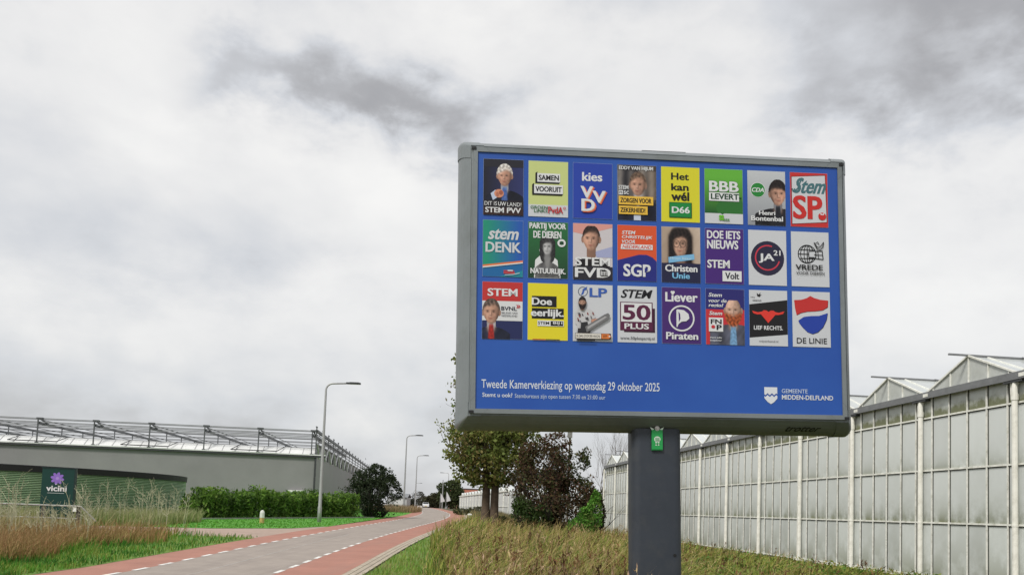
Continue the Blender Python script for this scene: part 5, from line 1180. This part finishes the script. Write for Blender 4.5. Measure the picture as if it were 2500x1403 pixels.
def lodpts(n, px0, px1, d0, d1, fn):
    """scatter evenly in view: density falls with distance"""
    y = 1 / RS.uniform(1 / d1, 1 / d0, n); u = RS.uniform(px0, px1, n); x = (u - CX) / F * y * 1.0; k = fn(x, y); return x[k], y[k]
gwall = lambda y: 15.558 + GM * y
# right-hand field: tall dry grass, shorter and greener towards the greenhouse
def right_field():
    inside = lambda x, y: (x > wild_edge(y) + (.3 * np.sin(y * 1.3) + .2 * np.sin(y * 3.1)) * ss(45, 25, y)) & (x < gwall(y) - .55) & (x > -.092 * y + RS.normal(.16, .2, len(x)) - .3 * (y > 19) * (y - 19) * .1)
    x, y = lodpts(125000, 900, 2500, 6.5, 66, inside)
    rgt = ss(.14, .26, x / y); patch = (nz(np.stack([x, y, 0 * x], 1), .8, 2.) * .4 + nz(np.stack([x, y, 0 * x], 1), 2.1, 5.) * .25 + .5).clip(0, 1)
    H = (RS.uniform(.4, 1.08, len(x)) * (1 - .55 * rgt)) * (.45 + .85 * patch) * (1 + .12 * ss(35, 55, y)); H *= .35 + .65 * ss(.5, 3.2, gwall(y) - x); H = np.minimum(H, 1.2)
    W = .0045 + .00017 * y
    dry = RS.uniform(0, 1, len(x)) < (.46 + .32 * ss(18, 42, y) - .36 * rgt - .34 * (patch > .55))
    D = [(.40, .27, .10), (.56, .44, .19), (.30, .22, .07), (.46, .38, .12), (.22, .14, .05), (.45, .29, .13), (.36, .34, .09)]; Gc = [(.11, .18, .025), (.20, .27, .04), (.31, .34, .07), (.07, .13, .02), (.26, .25, .05)]
    o, t = blades('dry_grass', x[dry], y[dry], H[dry] * 1.08, W[dry], .72, D, colf=.9, tipc=(.46, .34, .16)); tag(o, kind='stuff')
    o, t2 = blades('green_weeds', x[~dry], y[~dry], H[~dry] * .8, W[~dry] * 2.0, .9, Gc, colf=.6, off=3.); tag(o, kind='stuff')
    k = RS.uniform(0, 1, len(t)) < .13; o = plumes('grass_plumes', t[k], .10, [(.46, .33, .17), (.55, .42, .22), (.36, .24, .12), (.48, .33, .22)], 6); tag(o, kind='stuff')
    xs, ys = lodpts(9000, 1060, 2000, 10, 40, inside); k = RS.uniform(0, 1, len(xs)) < .3; xs, ys = xs[k], ys[k]
    o, t3 = blades('straw_stalks', xs, ys, RS.uniform(.7, 1.15, len(xs)) * (1 - .4 * ss(.14, .26, xs / ys)), .004 + .00012 * ys, .75, [(.50, .40, .18), (.58, .48, .24), (.40, .27, .12), (.2, .1, .05)], colf=2., winddir=(.9, -.1)); tag(o, kind='stuff')
    xs, ys = lodpts(3200, 1050, 2300, 9, 50, inside); c = nz(np.stack([xs, ys, 0 * xs], 1), .9, 11.) > .45; xs, ys = xs[c], ys[c]
    xs = np.repeat(xs, 16) + RS.normal(0, .09, len(xs) * 16); ys = np.repeat(ys, 16) + RS.normal(0, .12, len(ys) * 16); c = (xs < gwall(ys) - .5) & (xs > wild_edge(ys)); xs, ys = xs[c], ys[c]
    o, t3 = blades('grass_tussocks', xs, ys, RS.uniform(.35, .85, len(xs)) * (1 - .5 * ss(.14, .26, xs / ys)), .006 + .0002 * ys, 1.1, [(.10, .17, .03), (.16, .24, .04), (.07, .12, .025), (.22, .27, .06)], colf=.8, winddir=(.2, -.2)); tag(o, kind='stuff')
    xs, ys = lodpts(500, 1050, 2200, 10, 46, inside); o, t3 = blades('dock_stalks', xs, ys, RS.uniform(.6, 1.05, len(xs)) * (1 - .5 * ss(.14, .26, xs / ys)), .006 + .00012 * ys, .25, [(.12, .055, .03), (.09, .05, .025)], colf=2.); tag(o, kind='stuff')
    o = plumes('dock_seeds', t3, .14, [(.14, .06, .03), (.19, .09, .04), (.10, .05, .025)], 16); tag(o, kind='stuff')
    # low broad-leaved weeds
    x, y = lodpts(34000, 1000, 2500, 7, 60, inside); rg = ss(.10, .24, x / y); k = RS.uniform(0, 1, len(x)) < .4 + .6 * rg; x, y = x[k], y[k]
    P = np.stack([x, y, gz(x, y) + RS.uniform(.05, .42, len(x)) * (.4 + .6 * ss(.5, 3, gwall(y) - x))], 1); o = leaves('broad_weeds', P, .055, [(.09, .15, .025), (.15, .22, .04), (.21, .25, .05), (.24, .2, .06), (.09, .19, .025)], None, .7, 5., .45, 0, 'foliage', 1.0); tag(o, kind='stuff')
right_field()
# short grass: strip right of the gutter paving, strip left of the road, lawn island
def short_grass():
    x, y = lodpts(30000, 820, 1300, 9, 80, lambda x, y: (x > rverge(y) + .05) & (x < rverge(y) + 1.6)); o, _ = blades('verge_grass', x, y, RS.uniform(.06, .2, len(x)), .003 + .00028 * y, .5, [(.14, .27, .038), (.20, .31, .055), (.28, .33, .085), (.16, .29, .038), (.30, .28, .11)], .03, colf=1.2); tag(o, kind='stuff')
    x, y = lodpts(30000, -250, 640, 12, 34, lambda x, y: (x < ledge(y) - .03) & (x > ledge(y) - 3.4) & (y < 31.6)); wild = ss(ledge(y) - 1.2, ledge(y) - 2.8, x)
    o, _ = blades('verge_grass', x, y, RS.uniform(.07, .2, len(x)) + .22 * wild * RS.uniform(.2, 1, len(x)), .005 + .00026 * y, .5, [(.06, .20, .02), (.10, .26, .03), (.17, .28, .045), (.23, .27, .06), (.07, .23, .025), (.05, .15, .02)], .03, colf=.9, off=2.); tag(o, kind='stuff')
    x, y = lodpts(26000, -100, 1040, 34, 98, lambda x, y: (y > drv_far(x) + .1) & (x < ledge(y) - .05) & (x > -40)); o, _ = blades('lawn_grass', x, y, RS.uniform(.04, .09, len(x)), .012 + .0002 * y, .5, [(.085, .28, .028), (.10, .31, .034), (.13, .30, .04), (.075, .25, .025)], .04, colf=.5); tag(o, kind='stuff')
short_grass()
# left verge: rusty weeds by the driveway, pale reeds and dead stalks further left
def left_weeds():
    ins = lambda x, y: (x < ledge(y) - 2.1 - .5 * np.sin(y * .9)) & (y < np.interp(x, [-42, -20, -12], [25.5, 29.3, 31.0]))
    x, y = lodpts(36000, -300, 540, 13, 31.2, ins); pale = ss(-12.6, -17.5, x) ; H = RS.uniform(.3, .75, len(x)) * (1 + .12 * pale); W = .004 + .00024 * y
    p = RS.uniform(0, 1, len(x)) < pale * .85
    o, t = blades('rusty_weeds', x[~p], y[~p], H[~p], W[~p], .62, [(.29, .16, .065), (.42, .28, .11), (.22, .12, .05), (.40, .31, .12), (.20, .20, .05), (.33, .18, .08)], colf=.8, tipc=(.36, .22, .11)); tag(o, kind='stuff')
    o, t = blades('pale_reeds', x[p], y[p], H[p] * 1.15, W[p] * 1.1, .45, [(.38, .30, .12), (.46, .37, .18), (.30, .27, .09), (.20, .25, .06), (.42, .31, .14)], colf=.6, tipc=(.48, .40, .22)); tag(o, kind='stuff')
    ins2 = lambda x, y: (y > drv_far(x) + .2) & (x < -16 + (y - 38) * .0) & (y < 46)
    x, y = lodpts(16000, -150, 500, 35, 46, ins2); o, t = blades('tank_weeds', x, y, RS.uniform(.3, .9, len(x)), .006 + .0002 * y, .45, [(.24, .27, .09), (.33, .33, .14), (.13, .22, .045), (.18, .28, .05), (.36, .33, .18)], colf=.4, tipc=(.38, .37, .2)); tag(o, kind='stuff')
    # dead branching stalks
    b = MB()
    def stalk(x, y, h):
        z = float(gz(x, y)); p = np.array((x, y, z)); top = p + np.array((RS.normal(0, .12 * h), RS.normal(0, .1), h)); r = .007 + .00006 * y; mid = (p + top) / 2 + RS.normal(0, .04, 3); b.tube((p, mid, top), (r * 1.3, r, r * .6), 4, cap=False)
        for k in range(RS.randint(4, 8)):
            t = RS.uniform(.35, 1); q = p + (top - p) * t; e = q + np.array((RS.normal(0, .24), RS.normal(0, .16), RS.uniform(.12, .5))) * h * .5; b.tube((q, (q + e) / 2 + (0, 0, .03), e), (r * .8, r * .7, r * .5), 4, cap=False)
            if RS.uniform() < .6: e2 = q * .4 + e * .6; b.tube((e2, e2 + np.array((RS.normal(0, .14), RS.normal(0, .1), .14 * h))), (r * .6, r * .4), 4, cap=False)
    for k in range(85): px = RS.uniform(-80, 235); y = RS.uniform(23.5, 29.5); stalk((px - 1250) / F * y, y, RS.uniform(.9, 2.0) if not 70 < px < 195 else RS.uniform(.6, 1.15))
    for k in range(60): px = RS.uniform(120, 470); y = RS.uniform(36.5, 42); stalk((px - 1250) / F * y, y, RS.uniform(.9, 1.9))
    tag(b.build('dead_stalks', mat('pale_stalk', (.40, .39, .26), .9, var=.3, vscale=3)), kind='stuff')
left_weeds()
def beige_clump():
    q = at(975, 1248, 92.); x = RS.normal(0, 1.5, 2600).clip(-2.6, 2.6) - 12.9; y = RS.uniform(86, 96, 2600)
    o, t = blades('pampas_clump', x, y, RS.uniform(.5, 1.0, 2600), np.full(2600, .03), .3, [(.25, .18, .09), (.33, .24, .13), (.2, .15, .07)], colf=.6, tipc=(.36, .27, .17)); tag(o, 'beige clump of tall dry grass around the second street lamp', 'grass clump')
    x, y = RS.uniform(-9, 3, 9000), RS.uniform(62, 98, 9000); k = x > rverge(y) + .15; x, y = x[k], y[k]
    o, t = blades('far_verge_grass', x, y, RS.uniform(.3, .85, len(x)), np.full(len(x), .022), .3, [(.15, .13, .06), (.2, .17, .08), (.1, .12, .04)], colf=.4, tipc=(.24, .2, .11)); tag(o, kind='stuff')
beige_clump()
def hedge():
    p0, p1 = np.array((-17.8, 46.8)), np.array((-11.0, 61.0)); mid = (p0 + p1) / 2; zm = float(gz(*mid)); root = thing('leafy_hedge', 'long dense dark green hedge of leafy stalks before the grey wall', 'hedge', (mid[0], mid[1], zm))
    d = p1 - p0; l = np.linalg.norm(d); d /= l; nn = np.array((-d[1], d[0]))
    n = 17000; t = RS.uniform(0, 1, n); back = RS.uniform(0, 1.5, n); ht = (1.62 + .16 * np.sin(t * 21) + .14 * np.sin(t * 57) + .16 * np.sin(t * 131) + .1 * np.sin(t * 290)) * ss(-.02, .06, t) ** .5; zz = RS.uniform(0, 1, n) ** .75 * ht
    xy = p0 + d * (t * l)[:, None] + nn * (back + .12 * np.sin(t * 90))[:, None]; P = np.stack([xy[:, 0], xy[:, 1], gz(xy[:, 0], xy[:, 1]) + zz], 1); P0 = np.array((mid[0], mid[1], zm))
    leaves('foliage', P - P0, .13, [(.045, .10, .015), (.10, .19, .028), (.15, .27, .04), (.065, .13, .02), (.21, .31, .06)], root, 1.3, 4., .38, -.6)
    b = MB()
    for k in range(90):
        tt = RS.uniform(0, 1); q = p0 + d * tt * l + nn * RS.uniform(.1, 1.3); z = float(gz(*q)); h = RS.uniform(1.4, 2.); b.tube(((q[0] - P0[0], q[1] - P0[1], z - zm - .05), (q[0] - P0[0] + RS.normal(0, .06), q[1] - P0[1], z - zm + h)), (.018, .008), 4, cap=False)
    b.build('stalks', mat('green_stalk', (.05, .08, .02), .8), root)['kind'] = 'stuff'
    n2 = 500; x = RS.uniform(0, 1, n2)
    b = MB()
    for a in np.arange(-2.5, l + 1, .5):
        q0, q1 = p0 + d * a - nn * .25, p0 + d * (a + .5) - nn * .25
        b.bar((q0[0], q0[1], float(gz(*q0)) + .06), (q1[0], q1[1], float(gz(*q1)) + .06), .1, .12)
    tag(b.build('kerb', mat('kerb_grey', (.3, .3, .28), .9, var=.15)), kind='structure')
hedge()
